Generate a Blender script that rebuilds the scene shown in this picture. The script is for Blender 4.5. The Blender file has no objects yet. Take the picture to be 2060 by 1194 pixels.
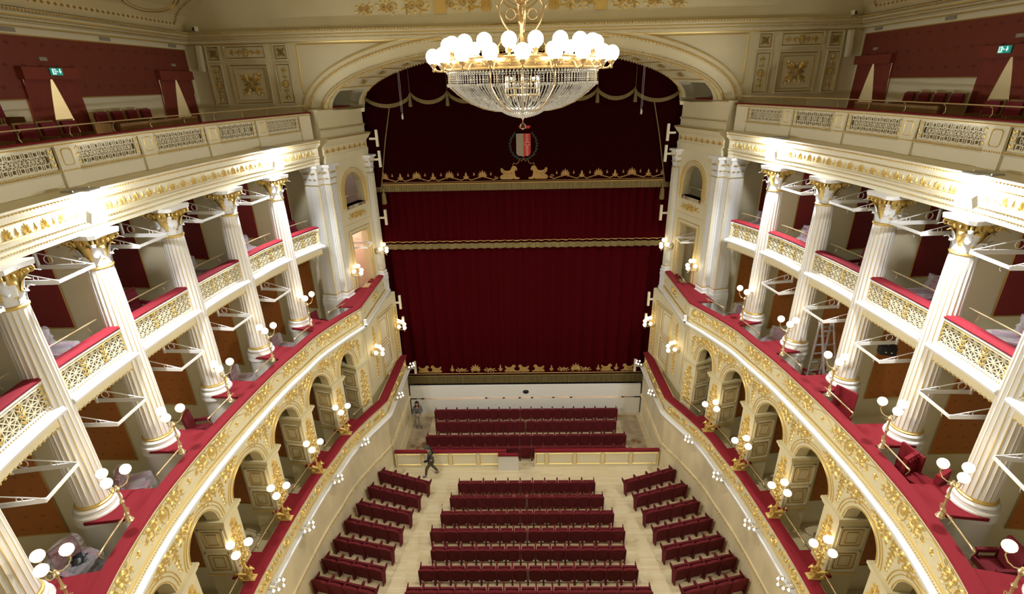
import bpy, math, random
from math import sin, cos, pi, radians as R, sqrt, atan2, hypot
random.seed(7)
sc = bpy.context.scene
COL = sc.collection
# ------------------------------------------------------------------ camera, world, exposure
def setup_camera():
    p, yw, r = R(22.8), R(-1.3), R(1.3)
    from mathutils import Vector, Matrix
    fw = Vector((sin(yw)*cos(p), cos(yw)*cos(p), -sin(p)))
    rt = Vector((cos(yw), -sin(yw), 0)); up = rt.cross(fw)
    rt2 = rt*cos(r) - up*sin(r); up2 = rt*sin(r) + up*cos(r)
    m = Matrix((rt2, up2, -fw)).transposed().to_4x4()
    m.translation = Vector((-.05, 0, 17.5))
    cd = bpy.data.cameras.new('camera'); cam = bpy.data.objects.new('camera', cd)
    COL.objects.link(cam); cam.matrix_world = m
    cd.sensor_fit = 'HORIZONTAL'; cd.sensor_width = 36; cd.lens = 36*1030/2060; cd.clip_start = .05; cd.clip_end = 200
    sc.camera = cam
setup_camera()
w = bpy.data.worlds.new('world'); sc.world = w; w.use_nodes = True
w.node_tree.nodes['Background'].inputs[0].default_value = (1, .85, .62, 1)
w.node_tree.nodes['Background'].inputs[1].default_value = .02
vs = sc.view_settings; vs.view_transform = 'Standard'; vs.look = 'None'; vs.gamma = 1; vs.use_curve_mapping = False
vs.exposure = 0.0
sc.cycles.use_denoising = True
sc.cycles.max_bounces = 6; sc.cycles.diffuse_bounces = 3; sc.cycles.glossy_bounces = 3; sc.cycles.transmission_bounces = 5; sc.cycles.transparent_max_bounces = 12
sc.cycles.sample_clamp_indirect = 4; sc.cycles.sample_clamp_direct = 0
sc.cycles.caustics_reflective = False; sc.cycles.caustics_refractive = False
CH_GLOBE, WALL_GLOBE = 9, 5       # radiance of the opal globes
FLOOD_W = 2000                       # each cornice floodlight
# ------------------------------------------------------------------ materials
def mat(name, col, rough=.5, metal=0, emit=None, es=0, trans=0, alpha=1, ior=1.45, bump=None, noise=None, spec=None, coat=0, sheen=0):
    m = bpy.data.materials.new(name); m.use_nodes = True; nt = m.node_tree; b = nt.nodes['Principled BSDF']
    I = b.inputs
    I['Base Color'].default_value = (*col, 1); I['Roughness'].default_value = rough; I['Metallic'].default_value = metal
    I['Transmission Weight'].default_value = trans; I['Alpha'].default_value = alpha; I['IOR'].default_value = ior
    if spec is not None: I['Specular IOR Level'].default_value = spec
    if coat: I['Coat Weight'].default_value = coat
    if sheen:
        I['Sheen Weight'].default_value = sheen; I['Sheen Roughness'].default_value = .4; I['Sheen Tint'].default_value = (*[min(1, c*2+.1) for c in col], 1)
    if emit: I['Emission Color'].default_value = (*emit, 1); I['Emission Strength'].default_value = es
    tc = nt.nodes.new('ShaderNodeTexCoord')
    if noise:      # (scale, amount, stretch xyz) : gentle variation of the base colour
        n = nt.nodes.new('ShaderNodeTexNoise'); n.inputs['Scale'].default_value = noise[0]; n.inputs['Detail'].default_value = 5
        mp = nt.nodes.new('ShaderNodeMapping'); mp.inputs['Scale'].default_value = noise[2] if len(noise) > 2 else (1, 1, 1)
        nt.links.new(tc.outputs['Object'], mp.inputs[0]); nt.links.new(mp.outputs[0], n.inputs['Vector'])
        cr = nt.nodes.new('ShaderNodeValToRGB'); a = noise[1]
        cr.color_ramp.elements[0].position = .3; cr.color_ramp.elements[1].position = .7
        cr.color_ramp.elements[0].color = (*[max(0, c*(1-a)) for c in col], 1); cr.color_ramp.elements[1].color = (*[min(1, c*(1+a)) for c in col], 1)
        nt.links.new(n.outputs['Fac'], cr.inputs[0]); nt.links.new(cr.outputs[0], I['Base Color'])
    if bump:       # (scale, strength, distance)
        n = nt.nodes.new('ShaderNodeTexNoise'); n.inputs['Scale'].default_value = bump[0]; n.inputs['Detail'].default_value = 4
        nt.links.new(tc.outputs['Object'], n.inputs['Vector'])
        bp = nt.nodes.new('ShaderNodeBump'); bp.inputs['Strength'].default_value = bump[1]; bp.inputs['Distance'].default_value = bump[2]
        nt.links.new(n.outputs['Fac'], bp.inputs['Height']); nt.links.new(bp.outputs[0], I['Normal'])
    return m
M = {}
M['cream'] = mat('cream_plaster', (.78, .70, .46), .55, noise=(.8, .05))
M['creamdk'] = mat('cream_plaster_vault', (.74, .62, .35), .6, noise=(.6, .06))
M['ivory'] = mat('ivory_paint', (.82, .75, .54), .45)
M['white'] = mat('white_gloss_paint', (.86, .86, .84), .3, coat=.2)
M['stucco'] = mat('marbled_stucco', (.80, .69, .45), .35, noise=(1.3, .14, (1, 1, .5)))
M['gold'] = mat('gold_leaf', (.80, .59, .20), .42, 0.6, bump=(60, .3, .01))
M['golddk'] = mat('antique_gold', (.52, .33, .09), .45, .6)
M['brass'] = mat('polished_brass', (.86, .72, .42), .28, .8)
M['champ'] = mat('champagne_metal', (.82, .62, .36), .3, .9)
M['velvet'] = mat('red_velvet', (.21, .006, .015), .9, sheen=.05, bump=(220, .3, .004))
M['seatred'] = mat('seat_velvet', (.115, .0035, .008), .92, sheen=.05)
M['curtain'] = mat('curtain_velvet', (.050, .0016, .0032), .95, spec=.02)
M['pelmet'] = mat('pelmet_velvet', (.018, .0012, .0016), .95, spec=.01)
M['fringe'] = mat('gold_fringe', (.21, .155, .055), .8, bump=(90, .6, .02), noise=(30, .3, (1, 1, .05)))
M['embroid'] = mat('gold_embroidery', (.46, .28, .09), .6, .2)
M['wood'] = mat('seat_wood', (.27, .16, .065), .45, noise=(4, .2, (1, 1, .1)))
M['steel'] = mat('aluminium', (.62, .63, .66), .35, .9)
M['black'] = mat('black_plastic', (.012, .012, .014), .4)
M['dark'] = mat('dark_void', (.03, .025, .022), .8)
M['blue'] = mat('blue_floorcloth', (.01, .04, .38), .6)
M['grey'] = mat('grey_box', (.45, .45, .43), .5)
M['board'] = mat('white_board', (.78, .76, .70), .5)
M['globe'] = mat('opal_globe', (1, .95, .85), .3, emit=(1, .80, .50), es=WALL_GLOBE)
M['chglobe'] = mat('opal_globe_bright', (1, .95, .85), .3, emit=(1, .83, .56), es=CH_GLOBE)
M['bulb'] = mat('bulb', (1, 1, 1), .3, emit=(1, .82, .58), es=14)
M['glassball'] = mat('clear_glass', (1, 1, 1), .02, trans=1, ior=1.25)
M['crystal'] = mat('cut_crystal', (.93, .92, .88), .06, trans=.25, ior=1.6, spec=1)
M['drape'] = mat('rust_red_drape', (.24, .045, .025), .8, sheen=.1)
M['plastic'] = mat('clear_film', (.80, .74, .82), .12, alpha=.26, bump=(14, 1, .06), spec=.9)
M['chairred'] = mat('box_chair_velvet', (.17, .012, .022), .85)
M['skin'] = mat('skin', (.52, .30, .20), .55)
M['hairdk'] = mat('dark_hair', (.015, .010, .008), .6)
M['hairgr'] = mat('grey_hair', (.28, .27, .25), .6)
M['greyj'] = mat('grey_jacket', (.14, .145, .16), .8)
M['olive'] = mat('olive_cloth', (.095, .085, .045), .85)
M['navy'] = mat('navy_cloth', (.01, .012, .03), .8)
M['khaki'] = mat('pale_trousers', (.46, .42, .33), .8)
M['greeng'] = mat('dark_green_shirt', (.05, .065, .055), .8)
M['sign'] = mat('exit_sign_green', (.02, .30, .22), .4, emit=(.03, .45, .35), es=.35)
M['signw'] = mat('sign_white', (.8, .9, .9), .4, emit=(.8, 1, 1), es=.7)
M['shred'] = mat('shield_red', (.62, .04, .03), .6)
M['shgr'] = mat('shield_silver', (.36, .31, .23), .6)
M['wreath'] = mat('wreath_thread', (.035, .05, .035), .8)
M['flood'] = mat('floodlight_face', (1, 1, 1), .4, emit=(.93, .97, 1), es=120)
M['vent'] = mat('vent_grey', (.38, .34, .25), .5)
M['concrete'] = mat('worn_screed', (.42, .33, .22), .7, noise=(2.2, .25))
M['room'] = mat('lit_room', (.85, .68, .58), .7)
def damask(name, base, dark, scale):
    """silk panel with a small woven motif repeated on a staggered grid (object space)"""
    m = mat(name, base, .6); nt = m.node_tree; b = nt.nodes['Principled BSDF']
    tc = nt.nodes.new('ShaderNodeTexCoord'); sp = nt.nodes.new('ShaderNodeSeparateXYZ'); nt.links.new(tc.outputs['UV'], sp.inputs[0])
    def mth(op, a, b_=None):
        n = nt.nodes.new('ShaderNodeMath'); n.operation = op
        for i, v in enumerate((a, b_)):
            if v is None: continue
            if isinstance(v, (int, float)): n.inputs[i].default_value = v
            else: nt.links.new(v, n.inputs[i])
        return n.outputs[0]
    u = mth('MULTIPLY', sp.outputs[0], scale); v = mth('MULTIPLY', sp.outputs[1], scale)
    row = mth('FLOOR', v); off = mth('MULTIPLY', mth('MODULO', mth('ABSOLUTE', row), 2.0), .5)
    fu = mth('ABSOLUTE', mth('SUBTRACT', mth('FRACT', mth('ADD', u, off)), .5)); fv = mth('ABSOLUTE', mth('SUBTRACT', mth('FRACT', v), .5))
    # a small cross-like sprig
    a = mth('ADD', mth('MULTIPLY', fu, 1.0), mth('MULTIPLY', fv, 3.0)); c = mth('ADD', mth('MULTIPLY', fu, 3.2), mth('MULTIPLY', fv, 1.3))
    d = mth('MINIMUM', a, c); k = mth('LESS_THAN', d, .21)
    mx = nt.nodes.new('ShaderNodeMix'); mx.data_type = 'RGBA'; mx.inputs[6].default_value = (*base, 1); mx.inputs[7].default_value = (*dark, 1)
    nt.links.new(k, mx.inputs[0]); nt.links.new(mx.outputs[2], b.inputs['Base Color'])
    return m
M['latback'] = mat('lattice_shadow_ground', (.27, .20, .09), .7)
M['orange'] = damask('amber_silk', (.50, .17, .032), (.35, .105, .02), 2.7)
M['redsilk'] = damask('crimson_silk', (.20, .010, .014), (.17, .008, .012), 2.6)
M['gallred'] = damask('brick_red_silk', (.20, .040, .022), (.13, .022, .013), 1.9)
def parquet():
    m = mat('oak_parquet', (.66, .54, .34), .32); nt = m.node_tree; b = nt.nodes['Principled BSDF']
    tc = nt.nodes.new('ShaderNodeTexCoord'); br = nt.nodes.new('ShaderNodeTexBrick')
    br.inputs['Scale'].default_value = 1; br.inputs['Brick Width'].default_value = 1.1; br.inputs['Row Height'].default_value = .11
    br.inputs['Mortar Size'].default_value = .002; br.offset = .37
    br.inputs['Color1'].default_value = (.78, .67, .43, 1); br.inputs['Color2'].default_value = (.70, .57, .34, 1); br.inputs['Mortar'].default_value = (.42, .32, .18, 1)
    nt.links.new(tc.outputs['Object'], br.inputs['Vector'])
    n = nt.nodes.new('ShaderNodeTexNoise'); n.inputs['Scale'].default_value = 2.5; n.inputs['Detail'].default_value = 6
    mp = nt.nodes.new('ShaderNodeMapping'); mp.inputs['Scale'].default_value = (1, 12, 1); nt.links.new(tc.outputs['Object'], mp.inputs[0]); nt.links.new(mp.outputs[0], n.inputs['Vector'])
    mx = nt.nodes.new('ShaderNodeMix'); mx.data_type = 'RGBA'; mx.blend_type = 'MULTIPLY'; mx.inputs[0].default_value = .25
    nt.links.new(br.outputs[0], mx.inputs[6]); nt.links.new(n.outputs['Color'], mx.inputs[7]); nt.links.new(mx.outputs[2], b.inputs['Base Color'])
    return m
M['parquet'] = parquet()
# ------------------------------------------------------------------ mesh builder
class MB:
    def __init__(s): s.v = []; s.f = []; s.mi = []; s.m = 0; s.uv = {}
    def add(s, vs, fs, m=None):
        o = len(s.v); s.v += [tuple(p) for p in vs]
        for f in fs: s.f.append(tuple(i+o for i in f)); s.mi.append(s.m if m is None else m)
    def quad(s, a, b, c, d, uv=None, m=None):
        o = len(s.v); s.v += [tuple(a), tuple(b), tuple(c), tuple(d)]; s.f.append((o, o+1, o+2, o+3)); s.mi.append(s.m if m is None else m)
        if uv: s.uv[len(s.f)-1] = uv
    def box(s, c, d, rz=0, m=None, tilt=0):
        hx, hy, hz = d[0]/2, d[1]/2, d[2]/2; P = []
        for z in (-hz, hz):
            for x, y in ((-hx, -hy), (hx, -hy), (hx, hy), (-hx, hy)):
                yy, zz = y*cos(tilt)-z*sin(tilt), y*sin(tilt)+z*cos(tilt)
                P.append((c[0]+x*cos(rz)-yy*sin(rz), c[1]+x*sin(rz)+yy*cos(rz), c[2]+zz))
        s.add(P, [(0, 3, 2, 1), (4, 5, 6, 7), (0, 1, 5, 4), (1, 2, 6, 5), (2, 3, 7, 6), (3, 0, 4, 7)], m)
    def hexa(s, P, m=None):     # 8 points: bottom ring then top ring
        s.add(P, [(0, 3, 2, 1), (4, 5, 6, 7), (0, 1, 5, 4), (1, 2, 6, 5), (2, 3, 7, 6), (3, 0, 4, 7)], m)
    def tube(s, pts, r, n=8, m=None, closed=False):
        k = len(pts); rr = r if isinstance(r, (list, tuple)) else [r]*k; V = []; pn = None
        for i, p in enumerate(pts):
            if closed: a, b = pts[(i-1) % k], pts[(i+1) % k]
            else: a, b = pts[max(i-1, 0)], pts[min(i+1, k-1)]
            t = [b[j]-a[j] for j in range(3)]; l = sqrt(sum(x*x for x in t)) or 1; t = [x/l for x in t]
            if pn is None:
                h = (0, 0, 1) if abs(t[2]) < .9 else (1, 0, 0)
                pn = [h[1]*t[2]-h[2]*t[1], h[2]*t[0]-h[0]*t[2], h[0]*t[1]-h[1]*t[0]]
            d = sum(pn[j]*t[j] for j in range(3)); pn = [pn[j]-d*t[j] for j in range(3)]; l = sqrt(sum(x*x for x in pn)) or 1; pn = [x/l for x in pn]
            q = [t[1]*pn[2]-t[2]*pn[1], t[2]*pn[0]-t[0]*pn[2], t[0]*pn[1]-t[1]*pn[0]]
            for j in range(n):
                a_ = 2*pi*j/n; V.append([p[c]+rr[i]*(cos(a_)*pn[c]+sin(a_)*q[c]) for c in range(3)])
        F = []
        for i in range(k if closed else k-1):
            i2 = (i+1) % k
            for j in range(n): F.append((i*n+j, i*n+(j+1) % n, i2*n+(j+1) % n, i2*n+j))
        if not closed: F += [tuple(range(n-1, -1, -1)), tuple((k-1)*n+j for j in range(n))]
        s.add(V, F, m)
    def lathe(s, prof, c=(0, 0, 0), n=16, m=None, mf=None):
        V = []; F = []; k = len(prof)
        for r, z in prof:
            for j in range(n): a = 2*pi*j/n; V.append((c[0]+r*cos(a), c[1]+r*sin(a), c[2]+z))
        o = len(s.v); s.v += V
        for i in range(k-1):
            for j in range(n):
                s.f.append((o+i*n+j, o+i*n+(j+1) % n, o+(i+1)*n+(j+1) % n, o+(i+1)*n+j)); s.mi.append(mf[i] if mf else (s.m if m is None else m))
        for i, rv in ((0, True), (k-1, False)):
            if prof[i][0] > 1e-4:
                idx = [o+i*n+j for j in range(n)]; s.f.append(tuple(reversed(idx)) if rv else tuple(idx)); s.mi.append((mf[min(i, k-2)] if mf else (s.m if m is None else m)))
    def ball(s, c, r, nu=14, nv=9, m=None, sz=1):
        s.lathe([(max(1e-5, r*sin(pi*i/nv)), -r*sz*cos(pi*i/nv)) for i in range(nv+1)], c, nu, m)
    def build(s, name, mats, parent=None, smooth=False):
        if mats in ('gold', 'golddk') and not smooth: smooth = 70
        me = bpy.data.meshes.new(name); me.from_pydata(s.v, [], s.f)
        if not isinstance(mats, (list, tuple)): mats = [mats]
        for x in mats: me.materials.append(M[x])
        if len(mats) > 1: me.polygons.foreach_set('material_index', s.mi)
        if s.uv:
            uvl = me.uv_layers.new(name='uv')
            for fi, uv in s.uv.items():
                ls = me.polygons[fi].loop_start
                for j in range(4): uvl.data[ls+j].uv = uv[j]
        if smooth:
            me.polygons.foreach_set('use_smooth', [True]*len(s.f))
            if smooth != True: me.set_sharp_from_angle(angle=R(smooth))
        me.update(); o = bpy.data.objects.new(name, me); COL.objects.link(o)
        if parent: o.parent = parent
        return o
def tag(o, label=None, cat=None, group=None, kind=None):
    for k, v in (('label', label), ('category', cat), ('group', group), ('kind', kind)):
        if v: o[k] = v
    return o
def empty(name, loc=(0, 0, 0), rz=0, label=None, cat=None, group=None):
    o = bpy.data.objects.new(name, None); COL.objects.link(o); o.location = loc; o.rotation_euler = (0, 0, rz); o.empty_display_size = .1
    return tag(o, label, cat, group)
_kids = {}
def copy_tree(o, parent=None):
    c = o.copy(); COL.objects.link(c)
    if parent: c.parent = parent
    if o not in _kids: _kids[o] = list(o.children)
    for ch in _kids[o]: copy_tree(ch, c)
    return c
def put(proto, first, loc, rz, label, group=None):
    o = proto if first else copy_tree(proto)
    o.location = loc; o.rotation_euler = (0, 0, rz); tag(o, label, None, group); return o
def struct(name, mb, mats, smooth=False): return tag(mb.build(name, mats, None, smooth), kind='structure')
# ------------------------------------------------------------------ plan curves (given for the right side; sg = +1 right, -1 left)
class Crv:
    blend = False
    def __init__(s, pts, smooth=True, step=.12):
        P = []
        n = len(pts)
        for i in range(n-1):
            p0, p1, p2, p3 = pts[max(i-1, 0)], pts[i], pts[i+1], pts[min(i+2, n-1)]
            k = max(1, int(hypot(p2[0]-p1[0], p2[1]-p1[1])/step)) if smooth else 1
            for j in range(k):
                t = j/k
                if smooth: P.append(tuple(.5*((2*p1[a])+(-p0[a]+p2[a])*t+(2*p0[a]-5*p1[a]+4*p2[a]-p3[a])*t*t+(-p0[a]+3*p1[a]-3*p2[a]+p3[a])*t**3) for a in (0, 1)))
                else: P.append(p1)
        P.append(pts[-1]); s.P = P; s.S = [0]
        for a, b in zip(P, P[1:]): s.S.append(s.S[-1]+hypot(b[0]-a[0], b[1]-a[1]))
        s.L = s.S[-1]
    def at(s, t):
        S, P = s.S, s.P; lo, hi = 0, len(S)-1
        while hi-lo > 1:
            mid = (lo+hi)//2
            if S[mid] <= t: lo = mid
            else: hi = mid
        k = (t-S[lo])/(S[lo+1]-S[lo]); a, b = P[lo], P[lo+1]
        e = .25; 
        return (a[0]+(b[0]-a[0])*k, a[1]+(b[1]-a[1])*k)
    def nrm(s, t):
        a, b = s.at(max(0, t-.15)), s.at(min(s.L, t+.15)); dx, dy = b[0]-a[0], b[1]-a[1]; l = hypot(dx, dy); n = (dy/l, -dx/l)
        if s.blend and t < .6: k = 1-t/.6; n = (n[0]*(1-k)-k, n[1]*(1-k)); l = hypot(*n); n = (n[0]/l, n[1]/l)
        return n        # curve runs towards -y on the right side: this points to x=0
    def pt(s, t, off, z, sg):
        p, n = s.at(t), s.nrm(t); return (sg*(p[0]+n[0]*off), p[1]+n[1]*off, z)
    def proj(s, x, y):
        return min(((hypot(p[0]-x, p[1]-y), t) for p, t in zip(s.P, s.S)))[1]
B = Crv([(7.0, 20.0), (7.50, 18.8), (7.96, 17.4), (8.14, 16.3), (8.36, 14.95), (8.49, 13.4), (8.57, 11.8), (8.58, 10.3), (8.46, 8.6), (8.05, 6.7), (7.3, 5.0), (6.2, 3.5)])
B.blend = True
Q = Crv([(6.97, 24.2), (7.0, 20.0)], False)          # proscenium boxes' parapet, stage end to kink
W_ = Crv([(7.12, 24.25), (8.05, 21.3)], False)       # proscenium side wall
colpos = [(9.15, 18.6), (9.62, 16.15), (9.9, 13.75), (9.97, 11.25), (9.78, 8.8), (9.2, 6.45)]
ST = [B.proj(*p) for p in colpos]
SP0 = min(((abs(B.pt(t, -1.24, 0, 1)[1]-20.80), t) for t in [i*.02 for i in range(200)]))[1]
def map_(crv, sg, base=0):
    return lambda u, v, h: crv.pt(min(max(u, 0), crv.L), base+h, v, sg)
def sweep(mb, f, u0, u1, prof, step=.25, m=None, closed=False, caps=True, mf=None):
    """prof: list of (z, out); swept along u through f(u, z, out)"""
    n = max(1, int(abs(u1-u0)/step)); k = len(prof); V = []
    for i in range(n+1):
        u = u0+(u1-u0)*i/n
        V += [f(u, z, d) for z, d in prof]
    o = len(mb.v); mb.v += V; kk = k if closed else k-1
    for i in range(n):
        for j in range(kk):
            j2 = (j+1) % k; mb.f.append((o+i*k+j, o+i*k+j2, o+(i+1)*k+j2, o+(i+1)*k+j)); mb.mi.append(mf[j] if mf else (mb.m if m is None else m))
    if caps:
        for i in (0, n): mb.f.append(tuple(o+i*k+j for j in range(k))); mb.mi.append(mb.m if m is None else m)
def beads(mb, f, u0, u1, z, out, r, gap, m=None):
    n = int(abs(u1-u0)/gap)
    for i in range(n):
        u = u0+(u1-u0)*(i+.5)/n; p = f(u, z, out)
        P = [(p[0]-r, p[1], p[2]), (p[0]+r, p[1], p[2]), (p[0], p[1]-r, p[2]), (p[0], p[1]+r, p[2]), (p[0], p[1], p[2]-r), (p[0], p[1], p[2]+r)]
        mb.add(P, [(0, 2, 5), (2, 1, 5), (1, 3, 5), (3, 0, 5), (2, 0, 4), (1, 2, 4), (3, 1, 4), (0, 3, 4)], m)
def panel_holes(mb, f, u0, u1, v0, v1, holes, d0, d1, step=.1, m=None, mr=None):
    """wall in (u,v) with openings: hole = (ua, ub, va, vb, rise) ; rise>0 gives an arched head above vb"""
    us = {round(u0, 4), round(u1, 4)}
    for h in holes:
        k = max(2, int((h[1]-h[0])/.07)) if h[4] else 1
        for i in range(k+1): us.add(round(h[0]+(h[1]-h[0])*i/k, 4))
    us = sorted(us); full = []
    for a, b in zip(us, us[1:]):
        k = max(1, int((b-a)/step)); full += [a+(b-a)*i/k for i in range(k)]
    full.append(us[-1])
    def top(h, u):
        if not h[4]: return h[3]
        c, r = (h[0]+h[1])/2, (h[1]-h[0])/2; return h[3]+h[4]*sqrt(max(0, 1-((u-c)/r)**2))
    for a, b in zip(full, full[1:]):
        mid = (a+b)/2; hs = sorted([h for h in holes if h[0] < mid < h[1]], key=lambda h: h[2])
        cur = (v0, v0)
        for h in hs+[None]:
            nx = (h[2], h[2]) if h else (v1, v1)
            if nx[0] > cur[0]+1e-4 or nx[1] > cur[1]+1e-4:
                for d in (d0, d1): mb.quad(f(a, cur[0], d), f(b, cur[1], d), f(b, nx[1], d), f(a, nx[0], d), m=m)
            if h:
                ta, tb = top(h, a), top(h, b)
                mb.quad(f(a, ta, d0), f(b, tb, d0), f(b, tb, d1), f(a, ta, d1), m=mr if mr is not None else m)
                if h[2] > v0+1e-3: mb.quad(f(a, h[2], d0), f(b, h[2], d0), f(b, h[2], d1), f(a, h[2], d1), m=mr if mr is not None else m)
                cur = (ta, tb)
    for h in holes:
        for u in (h[0], h[1]): mb.quad(f(u, h[2], d0), f(u, h[3], d0), f(u, h[3], d1), f(u, h[2], d1), m=mr if mr is not None else m)
    for u in (u0, u1): mb.quad(f(u, v0, d0), f(u, v1, d0), f(u, v1, d1), f(u, v0, d1), m=m)
    for v in (v0, v1): 
        for a, b in zip(full, full[1:]):
            if v == v0 and any(h[0] < (a+b)/2 < h[1] and h[2] <= v0+1e-3 for h in holes): continue
            mb.quad(f(a, v, d0), f(b, v, d0), f(b, v, d1), f(a, v, d1), m=m)
# ------------------------------------------------------------------ relief ornament, drawn in (u,v) with height h
class Orn:
    def __init__(s): s.V = []; s.F = []
    def ridge(s, pts, w, h):
        n = len(pts); o = len(s.V)
        for i, p in enumerate(pts):
            a, b = pts[max(0, i-1)], pts[min(n-1, i+1)]; dx, dy = b[0]-a[0], b[1]-a[1]; l = hypot(dx, dy) or 1; nx, ny = -dy/l, dx/l
            ww = (w(i/(n-1)) if callable(w) else w)/2
            s.V += [(p[0]+nx*ww, p[1]+ny*ww, 0), (p[0], p[1], h), (p[0]-nx*ww, p[1]-ny*ww, 0)]
        for i in range(n-1):
            a = o+i*3; s.F += [(a, a+1, a+4, a+3), (a+1, a+2, a+5, a+4)]
    def spiral(s, cx, cy, r, turns=1.5, d=1, a0=0, w=.03, h=.03, n=18, r1=.12):
        P = [(cx+r*(1-(1-r1)*i/n)*cos(a0+d*2*pi*turns*i/n), cy+r*(1-(1-r1)*i/n)*sin(a0+d*2*pi*turns*i/n)) for i in range(n+1)]
        s.ridge(P, lambda t: w*(1-.45*t), h); s.dome(cx, cy, r*.2, h*1.3, 6)
    def leaf(s, x, y, a, l, w, h=.03):
        c, q = cos(a), sin(a); o = len(s.V)
        for u, v, z in ((0, 0, 0), (.35, .5, 0), (.75, .32, 0), (1, 0, 0), (.75, -.32, 0), (.35, -.5, 0), (.4, 0, h), (.75, 0, h*.7)):
            s.V.append((x+c*u*l-q*v*w, y+q*u*l+c*v*w, z))
        s.F += [(o+i, o+i+1, o+(6 if i < 1 or i > 4 else 7)) for i in (1, 2, 3)] and [(o, o+1, o+6), (o+1, o+2, o+7, o+6), (o+2, o+3, o+7), (o+3, o+4, o+7), (o+4, o+5, o+6, o+7), (o+5, o, o+6)]
    def dome(s, x, y, r, h, n=8, sy=1):
        o = len(s.V); s.V += [(x+r*cos(2*pi*i/n), y+sy*r*sin(2*pi*i/n), 0) for i in range(n)]+[(x+.6*r*cos(2*pi*i/n), y+sy*.6*r*sin(2*pi*i/n), h*.8) for i in range(n)]+[(x, y, h)]
        for i in range(n): s.F += [(o+i, o+(i+1) % n, o+n+(i+1) % n, o+n+i), (o+n+i, o+n+(i+1) % n, o+2*n)]
    def rosette(s, x, y, r, n=6, h=.03, sy=1):
        for i in range(n): s.leaf(x, y, 2*pi*i/n, r, r*.6, h*.8)
        s.dome(x, y, r*.32, h*1.4, 6)
    def ring(s, x, y, rx, ry, w, h, n=20):
        s.ridge([(x+rx*cos(2*pi*i/n), y+ry*sin(2*pi*i/n)) for i in range(n+1)], w, h)
    def fan(s, x, y, r, n=5, a0=0, spread=pi, h=.025, w=.3):
        for i in range(n):
            t = -1+2*i/(n-1); s.leaf(x, y, a0+t*spread/2, r*(1-.3*abs(t)), r*w, h)
    def line(s, pts, w=.02, h=.012): s.ridge(pts, w, h)
    def put(s, mb, f, u0=0, v0=0, su=1, sv=1, sh=1, m=None, rot=0):
        c, q = cos(rot), sin(rot)
        mb.add([f(u0+su*(c*u-q*v), v0+sv*(q*u+c*v), h*sh) for u, v, h in s.V], s.F, m)
def orn_scroll():      # S scroll of acanthus, about 0.6 wide 0.4 high, starts at 0 and runs to +u
    o = Orn(); o.spiral(.17, .02, .13, 1.5, 1, -pi/2, .062, .04); o.spiral(.42, -.02, .11, 1.4, -1, pi/2, .055, .038)
    o.ridge([(0, -.12), (.1, -.13), (.2, -.12), (.3, -.03), (.34, .06), (.42, .1)], .055, .03)
    for x, y, a, l in ((.02, -.12, 2.2, .14), (.1, .13, 1.9, .12), (.28, .1, .9, .13), (.3, -.1, -1.1, .13), (.5, .06, .6, .13), (.55, -.06, -.3, .15), (.2, -.14, -1.9, .1), (.34, .0, 2.4, .12), (.06, .04, 2.9, .12), (.5, -.13, -1.5, .1)): o.leaf(x, y, a, l*1.15, .10, .035)
    return o
OS = orn_scroll()
def orn_drop():        # hanging drop of leaves from (0,0) downwards, 0.7 long
    o = Orn(); y = 0
    o.rosette(0, -.08, .1, 8, .04)
    for i in range(5):
        y = -.18-.11*i; k = 1-.13*i
        o.leaf(0, y, -pi/2-.8, .14*k, .07*k, .035); o.leaf(0, y, -pi/2+.8, .14*k, .07*k, .035); o.leaf(0, y, -pi/2, .13*k, .06*k, .045)
    return o
OD = orn_drop()
def orn_arab():        # upright arabesque, 1.7 high, 0.42 wide, base at 0
    o = Orn(); o.ridge([(0, .02), (0, 1.6)], .025, .03)
    for i, y in enumerate((.12, .36, .62, .88, 1.12, 1.34)):
        k = (1, .85, 1, .8, .9, .55)[i]
        for d in (-1, 1):
            o.spiral(d*.11*k, y+.04, .075*k, 1.3, d, -pi/2 if d > 0 else -pi/2, .03*k, .03, 12)
            o.leaf(d*.02, y, pi/2-d*1.1, .2*k, .08*k, .04); o.leaf(d*.05, y+.1, pi/2-d*.6, .15*k, .06*k, .035); o.leaf(d*.04, y-.04, -pi/2+d*1.0, .14*k, .06*k, .03)
        o.dome(0, y, .045*k, .05, 6)
    o.fan(0, 1.5, .18, 5, pi/2, 2.2, .04)
    o.fan(0, .1, .16, 5, -pi/2, 2.4, .04)
    return o
OA = orn_arab()
def orn_palm(n=7):     # palmette 0.2 high
    o = Orn(); o.fan(0, .04, .17, n, pi/2, 2.6, .03, .28); o.spiral(-.06, .03, .045, 1.1, 1, 0, .02, .02, 9); o.spiral(.06, .03, .045, 1.1, -1, pi, .02, .02, 9)
    return o
OP = orn_palm()
def orn_spear():
    o = Orn(); o.leaf(0, 0, pi/2, .17, .05, .03); o.leaf(0, .02, pi/2-.7, .08, .035, .02); o.leaf(0, .02, pi/2+.7, .08, .035, .02); return o
OSP = orn_spear()
def orn_cross():       # square acanthus cross, half size 1
    o = Orn()
    for k in range(4):
        a = pi/4+k*pi/2; c, q = cos(a), sin(a)
        for t, l, w_ in ((.15, .75, .26), (.35, .6, .22)): o.leaf(c*t, q*t, a, l, w_, .09)
        for d in (-1, 1):
            o.leaf(c*.3, q*.3, a+d*.5, .6, .2, .07); o.leaf(c*.62, q*.62, a+d*.8, .45, .17, .07); o.leaf(c*.9, q*.9, a+d*.5, .32, .13, .05)
        b = k*pi/2; o.spiral(.42*cos(b), .42*sin(b), .16, 1.4, 1, b, .06, .06, 12); o.leaf(.5*cos(b), .5*sin(b), b, .25, .14, .05)
    o.rosette(0, 0, .26, 8, .11)
    return o
OC = orn_cross()
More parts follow.
